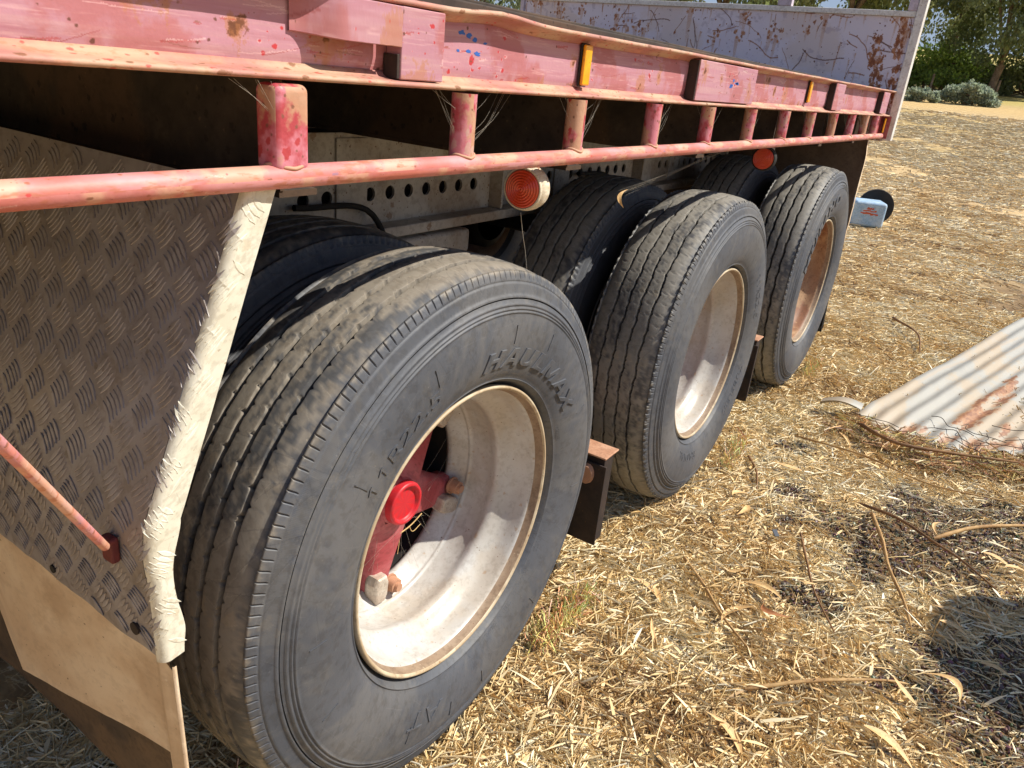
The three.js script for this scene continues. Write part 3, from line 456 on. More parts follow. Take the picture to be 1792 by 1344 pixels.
// rear guard: five-bar tread plate over a cream board and a rubber flap
{
  const guard = grp('rear_mudguard', trailer);
  // plate plane: leans back going down. s = height along the plate
  const edgeX = y => y > 0.83 ? -0.512 - (1.129 - y) * 0.41 : -0.6346 - 0.004 * sstep(0.83, 0.79, y) + 0.003 * sstep(0.79, 0.74, y);                       // front of the sheet
  const outZ = y => 0.0;
  const P = (y, z, out) => { const nx = -0.942, ny = 0.334; return [edgeX(y) + nx * out, y + ny * out, z]; };
  // outline in (z, y): lower edge climbs towards the middle of the trailer
  const low = z => 0.648 + 0.04 * clamp(-z) + 0.012 * (smp(F2, z * 2, 0.2) - 0.5) * sstep(0.02, 0.1, -z) - 0.006 * sstep(0.02, 0.08, -z);
  const TOP = 1.203, RW = y => 0.031 - 0.011 * sstep(0.86, 0.76, y) + 0.007 * (smp(F1, y * 0.9, 0.6) - 0.5) + 0.005 * Math.sin(y * 40) * sstep(0.87, 0.77, y) * sstep(0.64, 0.68, y);
  const fold = (y, d, h) => { const q = P(y, 0, 0), r = 0.012, a = Math.min(1.5, d / r), ex = Math.max(0, d - 1.5 * r); return [q[0] - (r + h) * Math.cos(a) + r + ex, q[1], q[2] - 0.004 + (r + h) * Math.sin(a) - 0.10 * ex]; };
  const zs = lin(0, -1.0, 80);
  const pl = [], nY = 40;
  pl.push(sheet(80, nY, (i, j) => { const z = zs[i]; return P(lerp(low(z), TOP, j / (nY - 1)), z - 0.004, 0.0015 * (smp(F1, z * 1.2, j / nY) - 0.5) + 0.004 * (smp(F1, z * .5, j / nY * .5) - .5)); }, (i, j) => [zs[i], j / nY * 0.6]));
  // rolled return along the outer edge
  const ys = lin(0.640, TOP, 90);
  const rt = [sheet(90, 12, (i, j) => fold(ys[i], j < 7 ? j / 6 * 0.018 : 0.018 + (j - 6) / 5 * RW(ys[i]), 0), (i, j) => [j * 0.005, ys[i]])];
  // raised bars
  const bars = []; const R = rng(41); const cell = 0.040;
  const barG = (() => { const s = new THREE.Shape(); const L = 0.0145, w = 0.0023; s.moveTo(-L, 0); s.quadraticCurveTo(0, w * 2, L, 0); s.quadraticCurveTo(0, -w * 2, -L, 0); const g = new THREE.ExtrudeGeometry(s, { depth: 0.0005, bevelEnabled: true, bevelSize: 0.0009, bevelThickness: 0.0007, bevelSegments: 1, curveSegments: 3 }); g.deleteAttribute('uv'); return g; })();
  const ang = 52 * Math.PI / 180;
  for (let a = -30; a < 30; a++) for (let b = -30; b < 30; b++) {
    const cz = (a * Math.cos(ang) - b * Math.sin(ang)) * cell, cy = 0.95 + (a * Math.sin(ang) + b * Math.cos(ang)) * cell;
    if (cz > 0.06 || cz < -0.8 || cy < 0.58 || cy > 1.27) continue;
    const dir = (a + b) & 1;
    for (let k = -2; k <= 2; k++) {
      const o = k * 0.0071, ua = dir ? ang : ang + Math.PI / 2; const pz = cz - Math.sin(ua) * o, py = cy + Math.cos(ua) * o; if (pz > 0.031 || py < low(Math.min(0, pz)) + 0.012 || py > TOP - 0.012) continue;
      const g = barG.clone(); g.rotateZ(ua + (R() - 0.5) * 0.1); const p = g.attributes.position;
      for (let i = 0; i < p.count; i++) {
        const z = p.getX(i) + pz, y = p.getY(i) + py, h = p.getZ(i);
        if (z <= 0) { const q = P(y, z - 0.002, h + 0.0006); p.setXYZ(i, ...q); }
        else p.setXYZ(i, ...fold(y, z, h * 0.55));
      }
      g.computeVertexNormals(); (pz > 0.004 ? rt : bars).push(triUV(g));
    }
  }
  obj('tread_plate', [...pl, ...bars], M.plate, guard);
  obj('plate_return', rt, M.cream, guard);
  // cream board below: a hanging sheet with a rib and a thin return
  const bX = y => edgeX(Math.max(y, 0.655)) + 0.010 + Math.max(0, 0.655 - y) * 0.02;
  const bLow = z => Math.max(0.47 + 0.27 * z, z < -0.445 ? 0.35 + (-0.445 - z) * 3 : 0);
  const zb = lin(0.010, -0.52, 70);
  obj('cream_board', [sheet(70, 24, (i, j) => { let z = zb[i]; const y = lerp(Math.min(0.68, z > -0.02 ? 0.36 : bLow(z)), 0.72, j / 23); if (y > 0.64) z = Math.min(z, -0.014); return [bX(y) - 0.003 * Math.exp(-Math.pow((z + 0.012) / 0.003, 2)) + 0.016 * (smp(F1, z * 0.5, y * 0.5) - 0.5) * sstep(0, 0.1, -z), y, z]; }, (i, j) => [zb[i], j * 0.02]),
    sheet(24, 4, (i, j) => { const y = lerp(0.36, 0.632, i / 23); return [bX(y) + j * 0.0016, y, 0.0115 + (j ? 0.0005 : -0.0015)]; }, (i, j) => [j * 0.006, i * 0.02])], M.board, guard);
  obj('rubber_flap', sheet(50, 24, (i, j) => { const z = lerp(-0.03, -1.0, i / 49), y = lerp(0.262 + 0.02 * smp(F1, z, 0.2), 0.68, j / 23); return [bX(y) + 0.02 + 0.02 * (smp(F1, z * 0.5, y * 0.3 + 0.4) - 0.5), y, z]; }, (i, j) => [i * 0.02, j * 0.02]), M.flap, guard);
  // bolt holes and stud
  const hole = (y, z, r) => { const g = new THREE.CylinderGeometry(r, r, 0.004, 18); g.rotateZ(Math.PI / 2); const q = P(y, z, 0.002); g.translate(...q); return g; };
  obj('plate_bolt', [hole(0.672, -0.040, 0.0085)], M.rustPlate, guard);
  obj('plate_bolt', [hole(0.668, -0.230, 0.006)], M.black, guard);
  // red brace rod from a lug on the plate
  const lugP = V(...P(0.784, -0.057, 0.008));
  const rod = grp('brace', trailer);
  const end = V(-0.839, 1.106, 0.144);
  obj('brace_rod', cylBetween(V(lugP.x - 0.012, lugP.y + 0.014, lugP.z + 0.012), end, 0.0052, 0.0052, 14), M.pipe, rod);
  const lg = new RoundedBoxGeometry(0.012, 0.034, 0.022, 2, 0.004); lg.translate(lugP.x, lugP.y, lugP.z); obj('brace_lug', triUV(lg), M.maroon, rod);
}
// front guard beyond the third wheel with a bristle strip
{
  const g = grp('front_mudguard', trailer); const X = 3.37;
  obj('guard_panel', [sheet(30, 30, (i, j) => { const y = lerp(0.84, 1.19, j / 29), z = lerp(0.0, -1.1, i / 29); return [X + 0.03 * Math.pow(j / 29, 2) + 0.006 * (smp(F1, z, y) - 0.5), y, z - 0.01 * sstep(1.1, 1.19, y)]; }, (i, j) => [i * 0.037, j * 0.012])], M.guard, g);
  obj('guard_panel', [sheet(30, 30, (i, j) => { const y = lerp(0.53, 0.846, j / 29), z = lerp(0.002, -1.1, i / 29); return [X - 0.004 + 0.008 * (smp(F1, z, y) - 0.5), y + 0.012 * (i / 29 < 0.05 ? 1 : 0), z + 0.008 * (smp(F2, 0.2, y * 2) - 0.5)]; }, (i, j) => [i * 0.037, j * 0.011])], M.guard, g);
  obj('guard_edge', [sheet(30, 4, (i, j) => { const y = lerp(0.53, 1.19, i / 29); return [X + 0.006 + j * 0.009, y, 0.001 + 0.006 * (smp(F2, 0.2, y * 2) - 0.5) - 0.01 * sstep(1.1, 1.19, y)]; }, (i, j) => [j * 0.006, i * 0.02])], M.board, g);
  const R = rng(61), br = []; for (let i = 0; i < 1500; i++) { const z = -0.5 * R() - 0.0, y = 0.17 + R() * 0.02; const q = new THREE.ConeGeometry(0.0028, 0.40, 4, 1, true); q.rotateX((R() - 0.5) * 0.1); q.rotateZ((R() - 0.5) * 0.1); q.translate(X + 0.02 + (R() - 0.5) * 0.035, y + 0.18, z); br.push(q); }
  const bm = obj('bristle_strip', br, M.black, g); bm.userData.kind = 'stuff';
  obj('guard_bracket', box(3.42, 3.46, 1.10, 1.195, -0.05, -0.02, 0.004), M.tanPlate, trailer);
}
// headboard
{
  const hb = grp('headboard', trailer); const X = 3.75, z0 = 0.034, z1 = -2.46;
  const W = 2048, H = 512, R = rng(88), p = new Pic(W, H);   // 2.5 m x 0.62 m
  p.fill((u, v) => { const n = smp(F1, u * 3, v), m = smp(F3, u * 3, v), s = smp(F4, u * 2, v * 0.5); let c = mix3([206, 196, 212], [220, 212, 220], n); c = mix3(c, [206, 188, 182], sstep(0.5, 0.66, m) * 0.6); return mix3(c, [160, 146, 160], sstep(0.6, 0.75, s) * 0.4); });
  const rust = [124, 66, 34], rust2 = [164, 104, 62], dk = [84, 48, 34];
  for (let i = 0; i < 900; i++) p.blob(R() * W, R() * H, 0.7 + R() * R() * 5, R() < 0.6 ? dk : rust, 0.8, R);
  for (let i = 0; i < 120; i++) { let x = R() * W, y = R() * H, a = R() < 0.45 ? (R() - 0.5) * 0.25 : R() < 0.6 ? 1.57 + (R() - 0.5) * 0.6 : R() * 6.3; p.scratch(x, y, a, 40 + R() * 170, 1 + R() * 1.6, R() < 0.5 ? dk : rust, 0.85, R, 0.14); for (let k = 0; k < 3; k++) if (R() < 0.5) p.drip(x + Math.cos(a) * R() * 90, y + Math.sin(a) * R() * 90, 15 + R() * 60, 1 + R() * 4, rust2, 0.4, R); }
  for (let i = 0; i < 34; i++) { const x = R() * W, y = H * (R() < 0.6 ? 0.75 + 0.25 * R() : R()); for (let k = 0; k < 9; k++) p.blob(x + (R() - 0.5) * 60, y + (R() - 0.5) * 60, 1.5 + R() * 6, R() < 0.5 ? rust : rust2, 0.75, R, 1.3); p.drip(x, y, 50 + R() * 110, 5 + R() * 10, rust2, 0.4, R); }
  for (const [u, v] of [[0.945, 0.55], [0.95, 0.4], [0.93, 0.72], [0.985, 0.5], [0.985, 0.3], [0.978, 0.8]]) { for (let k = 0; k < 26; k++) p.blob(u * W + (R() - 0.5) * 34, v * H + (R() - 0.5) * 120, 2 + R() * 7, R() < 0.6 ? rust : rust2, 0.8, R, 1.8); }
  const t = p.tex(1, 1); const mat = std(t, 0.62, { bumpMap: bumpFine, bumpScale: 0.0005 });
  const panel = new RoundedBoxGeometry(0.008, 0.62, z0 - z1 - 0.06, 1, 0.002); const pp = panel.attributes.position, uv = panel.attributes.uv; for (let i = 0; i < uv.count; i++) uv.setXY(i, pp.getZ(i) / 2.46 + 0.5, pp.getY(i) / 0.62 + 0.5); panel.translate(X + 0.004, 1.49, (z0 + z1) / 2);
  obj('headboard_panel', panel, mat, hb);
  obj('headboard_rail', box(X - 0.012, X + 0.04, 1.8005, 1.828, z1 + 0.03, z0 - 0.0305, 0.003), M.white, hb);
  for (const [a, b] of [[z1, z1 + 0.0295], [-1.715, -1.632], [-0.722, -0.645], [z0 - 0.075, z0 - 0.031]]) obj('headboard_post', box(X - 0.014, X + 0.03, 1.8285, 2.55, a, b, 0.003, a), M.lavender, hb);
  obj('headboard_edge', box(X - 0.02, X + 0.05, 1.185, 2.55, z0 - 0.0295, z0 + 0.012, 0.004), M.white, hb);
  obj('headboard_edge', box(X - 0.012, X + 0.04, 1.185, 1.828, z1, z1 + 0.0295, 0.004), M.lavender, hb);
  obj('headboard_rail', box(X - 0.012, X + 0.04, 2.5505, 2.60, z1, z0, 0.003), M.lavender, hb);
}
// spider web strands
{
  const R = rng(71), g1 = [], g2 = []; const st = (a, b, sag, r = 0.00016, l = g1) => { a = V(...a); b = V(...b); const m = a.clone().lerp(b, 0.5); m.y -= sag; l.push(tube([a, m, b], r, 8, 4)); };
  for (let k = 0; k < 6; k++) st([-0.50 + R() * 0.05, 1.312, 0.0 + R() * 0.02], [-0.435 + R() * 0.01, 1.265 - R() * 0.02, 0.012], -0.004 * R());
  for (let x = -0.094; x < 3.3; x += 0.345) for (let k = 0; k < 7; k++) { const sd = R() < 0.5 ? -1 : 1; st([x + sd * (0.03 + R() * 0.05), 1.312, R() * 0.02 - 0.01], [x + sd * 0.024, 1.30 - R() * 0.05, 0.005], 0.002 * R(), 0.00016); if (R() < 0.4) st([x + 0.06 + R() * 0.1, 1.312, -0.01], [x + 0.03, 1.235 + R() * 0.03, 0], 0.01, 0.00016); }
  for (let k = 0; k < 6; k++) st([0.98 + R() * 0.16, 1.199, 0.01], [0.72 + R() * 0.02, 1.085 + R() * 0.02, -0.09 - R() * 0.04], 0.01 * R(), 0.00018);
  const g3 = []; for (let k = 0; k < 22; k++) { const a = -2.6 + R() * 2.9, b = a + (R() - 0.5) * 1.4, r1 = 0.03 + R() * 0.06, r2 = 0.12 + R() * 0.13; st([r1 * Math.cos(a), 0.51 + r1 * Math.sin(a), -0.152 - R() * 0.05], [r2 * Math.cos(b), 0.51 + r2 * Math.sin(b), -0.165 - R() * 0.04], 0.012 * (R() - 0.3), 0.00014 + R() * 0.00006, g3); }
  tag(obj('cobweb', g3, M.web), 'cobweb strands strung across the red hub inside the nearest wheel', 'cobweb');
  const g4 = [tube([[0.0, 0.41, -0.185], [0.05, 0.418, -0.18], [0.085, 0.436, -0.176]], 0.0016, 12, 5), tube([[0.05, 0.418, -0.18], [0.06, 0.40, -0.18], [0.10, 0.395, -0.19]], 0.0009, 8, 4), tube([[0.02, 0.36, -0.185], [0.03, 0.40, -0.19], [0.028, 0.43, -0.2]], 0.0009, 8, 4)]; tag(obj('dry_stalk', g4, std(null, 0.7, { color: 0xc9ab74 })), 'dry grass stalk caught between the red spokes of the nearest wheel', 'grass stalk');
  tag(obj('cobweb', g1, M.web), 'pale cobweb strands strung round the posts under the pink side rail', 'cobweb');
  st([0.155, 1.108, -0.04], [0.20, 1.03, -0.05], 0.004, 0.0007, g2); st([0.20, 1.03, -0.05], [0.215, 0.985, -0.05], 0.0, 0.0006, g2);
  tag(obj('hanging_thread', g2, M.web), 'white thread hanging below the nearer round red lamp', 'thread');
}

// ------------------------------------------------------------------ ground
{
  const W = 1024, R = rng(131), p = new Pic(W, W);            // 2 m x 2 m of trampled straw on earth
  p.fill((u, v) => { const n = smp(F1, u * 2, v * 2), k = smp(F4, u * 2, v * 2); return mix3([150, 120, 82], [234, 202, 146], clamp(n * 1.5 - 0.3) * (0.5 + k * 0.8)); });
  const pal = [[246, 226, 180], [238, 212, 160], [226, 192, 134], [250, 240, 212], [198, 160, 106], [160, 122, 78], [236, 214, 168]];
  for (let i = 0; i < 15000; i++) { p.scratch(R() * W, R() * W, R() * 6.3, 8 + R() * 34, R() < 0.25 ? 1.0 : 0.45, pal[(R() * pal.length) | 0], 0.8, R, 0.06); }
  const strawTex = p.tex(1, 1);
  const radii = [0]; for (let r = 0.25; r < 900; r *= 1.034) radii.push(r);
  const NA = 300, cx = 0.6, cz = 0.5;
  const g = sheet(NA, radii.length, (i, j) => { const a = i / NA * 2 * Math.PI, x = cx + radii[j] * Math.cos(a), z = cz + radii[j] * Math.sin(a); return [x, groundY(x, z), z]; }, (i, j) => { const a = i / NA * 2 * Math.PI; return [(cx + radii[j] * Math.cos(a)) / 2, (cz + radii[j] * Math.sin(a)) / 2]; }, true);
  colour(g, (x, y, z) => {
    const d = Math.hypot(x - 1, z - 0.5), so = soilAt(x, z); let c = [1, 1, 1];
    c = mix3(c, [0.27, 0.22, 0.18], (1 - sstep(4, 8, d)) * sstep(0.5, 0.6, so + 0.12 * (smp(F4, x * 0.4, z * 0.4) - 0.5)));
    const w = smp(F3, x * 0.05, z * 0.05), w2 = smp(F1, x * 0.03 + 0.2, z * 0.06);
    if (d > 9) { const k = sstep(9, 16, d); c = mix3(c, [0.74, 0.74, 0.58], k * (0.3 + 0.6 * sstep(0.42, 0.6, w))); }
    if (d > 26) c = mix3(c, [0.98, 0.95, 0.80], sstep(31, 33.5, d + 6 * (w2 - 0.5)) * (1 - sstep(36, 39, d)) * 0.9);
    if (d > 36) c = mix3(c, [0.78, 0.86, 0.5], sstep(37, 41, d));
    return c;
  });
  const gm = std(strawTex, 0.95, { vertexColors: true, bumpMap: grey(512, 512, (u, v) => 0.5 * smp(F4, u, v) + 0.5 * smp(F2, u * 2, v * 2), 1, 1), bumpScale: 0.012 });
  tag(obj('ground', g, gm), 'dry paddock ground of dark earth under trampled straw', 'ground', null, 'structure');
}

// ------------------------------------------------------------------ straw
const bladeGeo = (L, w, bend, seg = 3, tri = true) => {
  const ring3 = tri ? [[0, 0.7], [-0.6, -0.35], [0.6, -0.35]] : [[-0.5, 0.06], [0.5, 0.06]];
  const nv = tri ? 4 : 2;
  return sheet(seg + 1, nv, (i, j) => { const t = i / seg - 0.5, s = ring3[j % ring3.length], k = tri ? 1 : Math.sin(Math.PI * clamp(i / seg * 0.92 + 0.04)) ; return [t * L, s[1] * w * (tri ? 1 : 0.4) + bend * L * (0.25 - t * t) * 1.0, s[0] * w * k + bend * 0.6 * L * t * t]; }, (i, j) => [i, j]);
};
const strawMat = new THREE.MeshStandardMaterial({ color: 0xffffff, roughness: 0.45, side: THREE.DoubleSide });
const SP = [[0.86, 0.68, 0.40], [0.82, 0.61, 0.31], [0.90, 0.78, 0.52], [0.70, 0.48, 0.22], [0.50, 0.32, 0.15], [0.30, 0.19, 0.10], [0.86, 0.67, 0.38], [0.92, 0.84, 0.64]];
const insideTyre = (x, z) => (z < 0.01 && z > -0.6) && (Math.abs(x) < 0.16 || Math.abs(x - 1.385) < 0.16 || Math.abs(x - 2.742) < 0.16);
function scatter(name, label, category, geo, n, pick, shape, mat = strawMat, kind = 'stuff') {
  const im = new THREE.InstancedMesh(geo, mat, n); im.name = name; im.castShadow = im.receiveShadow = true;
  const m = new THREE.Matrix4(), q = new THREE.Quaternion(), e = new THREE.Euler(), c = new THREE.Color(); let k = 0, guard = 0;
  while (k < n && guard++ < n * 12) { const p = pick(); if (!p) continue; const s = shape(p[0], p[1]); if (!s) continue; e.set(s.rx, s.ry, s.rz, 'YXZ'); q.setFromEuler(e); m.compose(V(p[0], groundY(p[0], p[1]) + s.y, p[1]), q, V(s.sl, s.sw, s.sw)); im.setMatrixAt(k, m); c.setRGB(...s.c); im.setColorAt(k, c); k++; }
  im.count = k; scene.add(im); tag(im, label, category, null, kind); return im;
}
{
  const R = rng(171);
  const near = () => { const x = -1.0 + R() * 4.6, z = -0.75 + R() * 2.9; return [x, z]; };
  const far = () => { const d = 2.2 * Math.exp(R() * Math.log(14)), a = (R() - 0.5) * 1.9 - 0.08; const x = 0.4 + d * Math.cos(a), z = 0.3 + d * Math.sin(a); return x < 3 && z > -0.7 && z < 1.8 && R() < 0.7 ? null : [x, z]; };
  const pickC = (x, z) => { const b = smp(F2, x * 0.4, z * 0.4), t = clamp(R() * 0.8 + (b - 0.5) * 0.8 + 0.16); const i = t < 0.07 ? 5 : t < 0.13 ? 4 : t < 0.24 ? 3 : t < 0.40 ? 1 : t < 0.56 ? 0 : t < 0.68 ? 6 : t < 0.86 ? 2 : 7; const k = 0.8 + R() * 0.35; return SP[i].map(v => v * k); };
  const lay = (sc = 1) => (x, z) => {
    if (insideTyre(x, z)) return null; const so = soilAt(x, z); if (so > 0.5 && R() < sstep(0.5, 0.62, so) * 0.95) return null;
    const d = Math.hypot(x - 1, z - 0.4), up = R() < 0.06; const f = sc * (d > 3 ? Math.pow(d / 3, 0.55) : 1);
    const fl = d > 3 ? 0.6 : 1; return { rx: (R() - 0.5) * 0.5 * fl, ry: 14 * smp(F3, x * 0.11 + 0.5, z * 0.11) + (R() + R() + R() - 1.5) * 2.0, rz: (R() - 0.5) * (up ? 1.4 : 0.28) * fl, y: 0.003 + R() * R() * (R() < 0.12 ? 0.030 : 0.013) * f * (1 - 0.5 * sstep(0.4, 0.6, so)) + (up ? 0.012 : 0), sl: (0.4 + R() * R() * 1.7) * f, sw: (0.6 + R() * 0.9) * f, c: d > 9 ? (v => { const k = clamp(sstep(9, 15, d) * (0.35 + 1.6 * (smp(F3, x * 0.05, z * 0.05) - 0.4)) * (1 - sstep(28, 32, d))); return mix3(v, [0.62, 0.54, 0.36], k * 0.5); })(pickC(x, z)) : pickC(x, z) };
  };
  scatter('straw_litter', 'loose pale straw stalks trampled flat around the trailer wheels', 'straw', bladeGeo(0.070, 0.0025, 0.09, 2), 270000, near, lay());
  scatter('straw_litter_001', 'broken flat straw leaf ribbons lying among the stalks', 'straw', bladeGeo(0.062, 0.0062, 0.13, 4, false), 36000, near, lay());
  scatter('straw_litter_002', 'trampled straw spreading across the open paddock', 'straw', bladeGeo(0.080, 0.0038, 0.12, 2), 330000, far, lay(0.95));
  // fine chaff
  scatter('straw_chaff', 'short chopped chaff scattered over the dark earth', 'chaff', bladeGeo(0.016, 0.0014, 0.1, 1), 90000, near, (x, z) => insideTyre(x, z) ? null : ({ rx: (R() - 0.5) * 0.8, ry: R() * 6.283, rz: (R() - 0.5) * 0.6, y: 0.002 + R() * 0.006, sl: 0.4 + R() * 1.2, sw: 0.6 + R() * 0.9, c: pickC(x, z).map(v => v * 0.8) }));
  // crumbs of earth
  const crumb = new THREE.IcosahedronGeometry(0.004, 0);
  scatter('earth_crumbs', 'crumbs of dark dry earth showing between the straw', 'earth', crumb, 42000, near, (x, z) => { const so = soilAt(x, z); if (insideTyre(x, z) || R() > sstep(0.42, 0.6, so)) return null; return { rx: R() * 6, ry: R() * 6, rz: R() * 6, y: 0.001 + R() * 0.004, sl: 0.4 + R() * R() * 2.2, sw: 0.4 + R() * R() * 2.0, c: [0.12, 0.088, 0.064].map(v => v * (0.6 + R() * 0.8)) }; });
  // standing golden tufts against the tyres
  const tuft = () => { const s = R(); if (s < 0.5) return [0.44 + (R() - 0.5) * 0.26, 0.0 + R() * 0.06]; if (s < 0.7) return [-0.42 + R() * 0.1, -0.02 - R() * 0.22]; if (s < 0.85) return [2.95 + (R() - 0.5) * 0.25, 0.05 + R() * 0.05]; return [1.72 + (R() - 0.5) * 0.3, 0.04 + R() * 0.05]; };
  scatter('dry_grass', 'golden dry grass tufts standing against the tyres', 'grass', bladeGeo(0.085, 0.0017, 0.25, 3, true), 750, tuft, (x, z) => ({ rx: (R() - 0.5) * 1.2, ry: R() * 6.283, rz: Math.PI / 2 + (R() - 0.5) * 2.0, y: 0.02 + R() * 0.03, sl: 0.4 + R() * 0.8, sw: 0.6 + R() * 0.8, c: [0.86, 0.66, 0.30].map(v => v * (0.6 + R() * 0.6)) }));
}
// ------------------------------------------------------------------ sticks and leaves
const stickMat = std(speckle(401, [196, 160, 108], [160, 122, 76], [[260, [110, 80, 48], 1, 6, 0.5]], 0.3, { w: 512, h: 512 }), 0.75, { bumpMap: bumpFine, bumpScale: 0.001 });
const stickDark = std(speckle(402, [150, 110, 70], [116, 84, 56], [[260, [80, 58, 38], 1, 6, 0.5]], 0.3, { w: 512, h: 512 }), 0.8);
function stick(name, label, pts, r, m = stickMat) {
  const R = rng(Math.round(pts[0][0] * 1000) + 7); const P = pts.map(([x, z, h]) => V(x, groundY(x, z) + (h ?? 0.022), z)); const c = new THREE.CatmullRomCurve3(P); const n = 30, g = new THREE.TubeGeometry(c, n, r, 7, false); const p = g.attributes.position;
  for (let i = 0; i <= n; i++) { const ctr = c.getPointAt(i / n), k = (1 - 0.5 * i / n) * (0.85 + 0.3 * R()) * (i === 0 || i === n ? 0.3 : 1); for (let j = 0; j <= 7; j++) { const q = i * 8 + j; p.setXYZ(q, ctr.x + (p.getX(q) - ctr.x) * k, ctr.y + (p.getY(q) - ctr.y) * k, ctr.z + (p.getZ(q) - ctr.z) * k); } }
  g.computeVertexNormals(); const uv = g.attributes.uv; for (let i = 0; i < uv.count; i++) uv.setXY(i, uv.getX(i) * 0.4, uv.getY(i) * 0.03);
  return tag(obj(name, g, m), label, 'stick');
}
stick('stick', 'long thin curved stick lying in the straw in front of the nearest tyre', [[0.93, 0.175], [0.83, 0.27, 0.03], [0.72, 0.38, 0.025], [0.635, 0.494]], 0.0055);
stick('stick', 'pale bent stick with a shadow, standing clear of the straw left of the dark shadow', [[1.60, 0.60, 0.03], [1.38, 0.665, 0.055], [1.25, 0.705, 0.05], [1.12, 0.77, 0.035], [1.04, 0.803, 0.02]], 0.0075);
stick('stick', 'slim brown stick between the long curved stick and the pale bent stick', [[1.32, 0.43, 0.02], [1.15, 0.49, 0.03], [1.0, 0.55, 0.03], [0.873, 0.639, 0.015]], 0.0045, stickDark);
stick('stick', 'long brown stick running towards the picture edge below the iron sheet', [[1.64, 0.555, 0.03], [1.60, 0.68, 0.04], [1.53, 0.80, 0.035], [1.506, 0.877], [1.40, 1.0]], 0.006, stickDark);
stick('stick', 'pale straight stick lying across the straw below the iron sheet', [[1.56, 0.80, 0.03], [1.70, 0.90, 0.045], [1.88, 1.06, 0.04], [2.0, 1.16]], 0.008);
stick('stick', 'pale straight stick low in the picture pointing at the dark shadow', [[0.52, 0.50, 0.02], [0.62, 0.62, 0.035], [0.76, 0.78, 0.03], [0.80, 0.83]], 0.006);
stick('stick', 'crooked brown stick beside the second tyre', [[1.75, 0.12, 0.02], [1.62, 0.19, 0.03], [1.50, 0.23, 0.025]], 0.006, stickDark);
stick('stick', 'thin grey twig lying behind the iron sheet on the open straw', [[4.4, 0.25, 0.03], [4.0, 0.45, 0.06], [3.75, 0.5, 0.03]], 0.008, stickDark);
stick('stick', 'long straw coloured stalk below the torn corner of the iron sheet', [[2.05, 0.22, 0.03], [2.0, 0.50, 0.05], [1.98, 0.74, 0.04], [2.05, 1.0, 0.03]], 0.005);
stick('stick', 'dark root bundle piled along the ragged end of the iron sheet', [[2.30, 0.42, 0.06], [2.17, 0.58, 0.075], [2.25, 0.78, 0.07], [2.38, 1.02, 0.06]], 0.009, stickDark);
{
  const mat = std(speckle(403, [226, 192, 138], [206, 164, 108], [[160, [150, 106, 62], 1, 5, 0.5]], 0.2, { w: 512, h: 512 }), 0.6);
  const mat2 = std(speckle(404, [150, 92, 56], [180, 124, 80], [[160, [100, 60, 40], 1, 5, 0.5]], 0.2, { w: 512, h: 512 }), 0.6);
  const leafG = bend => { const g = sheet(11, 5, (i, j) => { const t = i / 10, w = 0.011 * Math.pow(Math.sin(Math.PI * Math.min(1, t * 0.96 + 0.02)), 0.75) * (1.15 - 0.5 * t), s = (j - 2) / 2; return [(t - 0.5) * 0.11, 0.010 * Math.sin(t * 3) * bend + Math.abs(s) * w * 0.35, s * w + bend * 0.03 * (t - 0.5) * (t - 0.5) * 4]; }, (i, j) => [i * 0.011, j * 0.005]); return g; };
  const L = [leafG(0.4), leafG(1.2), leafG(-0.9)]; const R = rng(191);
  const base = []; let n = 0;
  const spots = []; for (let i = 0; i < 40; i++) { const x = 0.15 + R() * 2.6, z = 0.12 + R() * 1.05; spots.push([x, z]); }
  for (const [x, z] of spots) { const m = new THREE.Mesh(L[n % 3], R() < 0.85 ? mat : mat2); m.name = numbered('dry_leaf'); m.castShadow = m.receiveShadow = true; m.position.set(x, groundY(x, z) + 0.026 + R() * 0.012, z); m.rotation.set((R() - 0.5) * 0.7, R() * 6.28, (R() - 0.5) * 0.5); const s = 0.45 + R() * 0.75; m.scale.set(s, s, s * (0.7 + R() * 0.5)); scene.add(m); tag(m, 'long curled dry gum leaf fallen on the straw', 'leaf', 'dry gum leaves on the straw'); n++; }
  { const m = new THREE.Mesh(L[1], mat); m.name = numbered('dry_leaf'); m.position.set(0.72, 1.083, -0.115); m.rotation.set(0.3, 0.9, 1.15); m.scale.set(0.42, 0.42, 0.6); scene.add(m); tag(m, 'pale dead leaf hanging in cobweb strands before the second inner tyre', 'leaf'); }
  const chip = new RoundedBoxGeometry(0.028, 0.004, 0.016, 1, 0.001); chip.rotateZ(0.3); chip.rotateY(0.7); const cm = obj('plastic_chip', triUV(chip), std(null, 0.4, { color: 0x4a4f58 })); cm.position.set(1.23, groundY(1.23, 0.37) + 0.036, 0.37); tag(cm, 'small dark grey plastic chip lying on the straw', 'plastic chip');
}
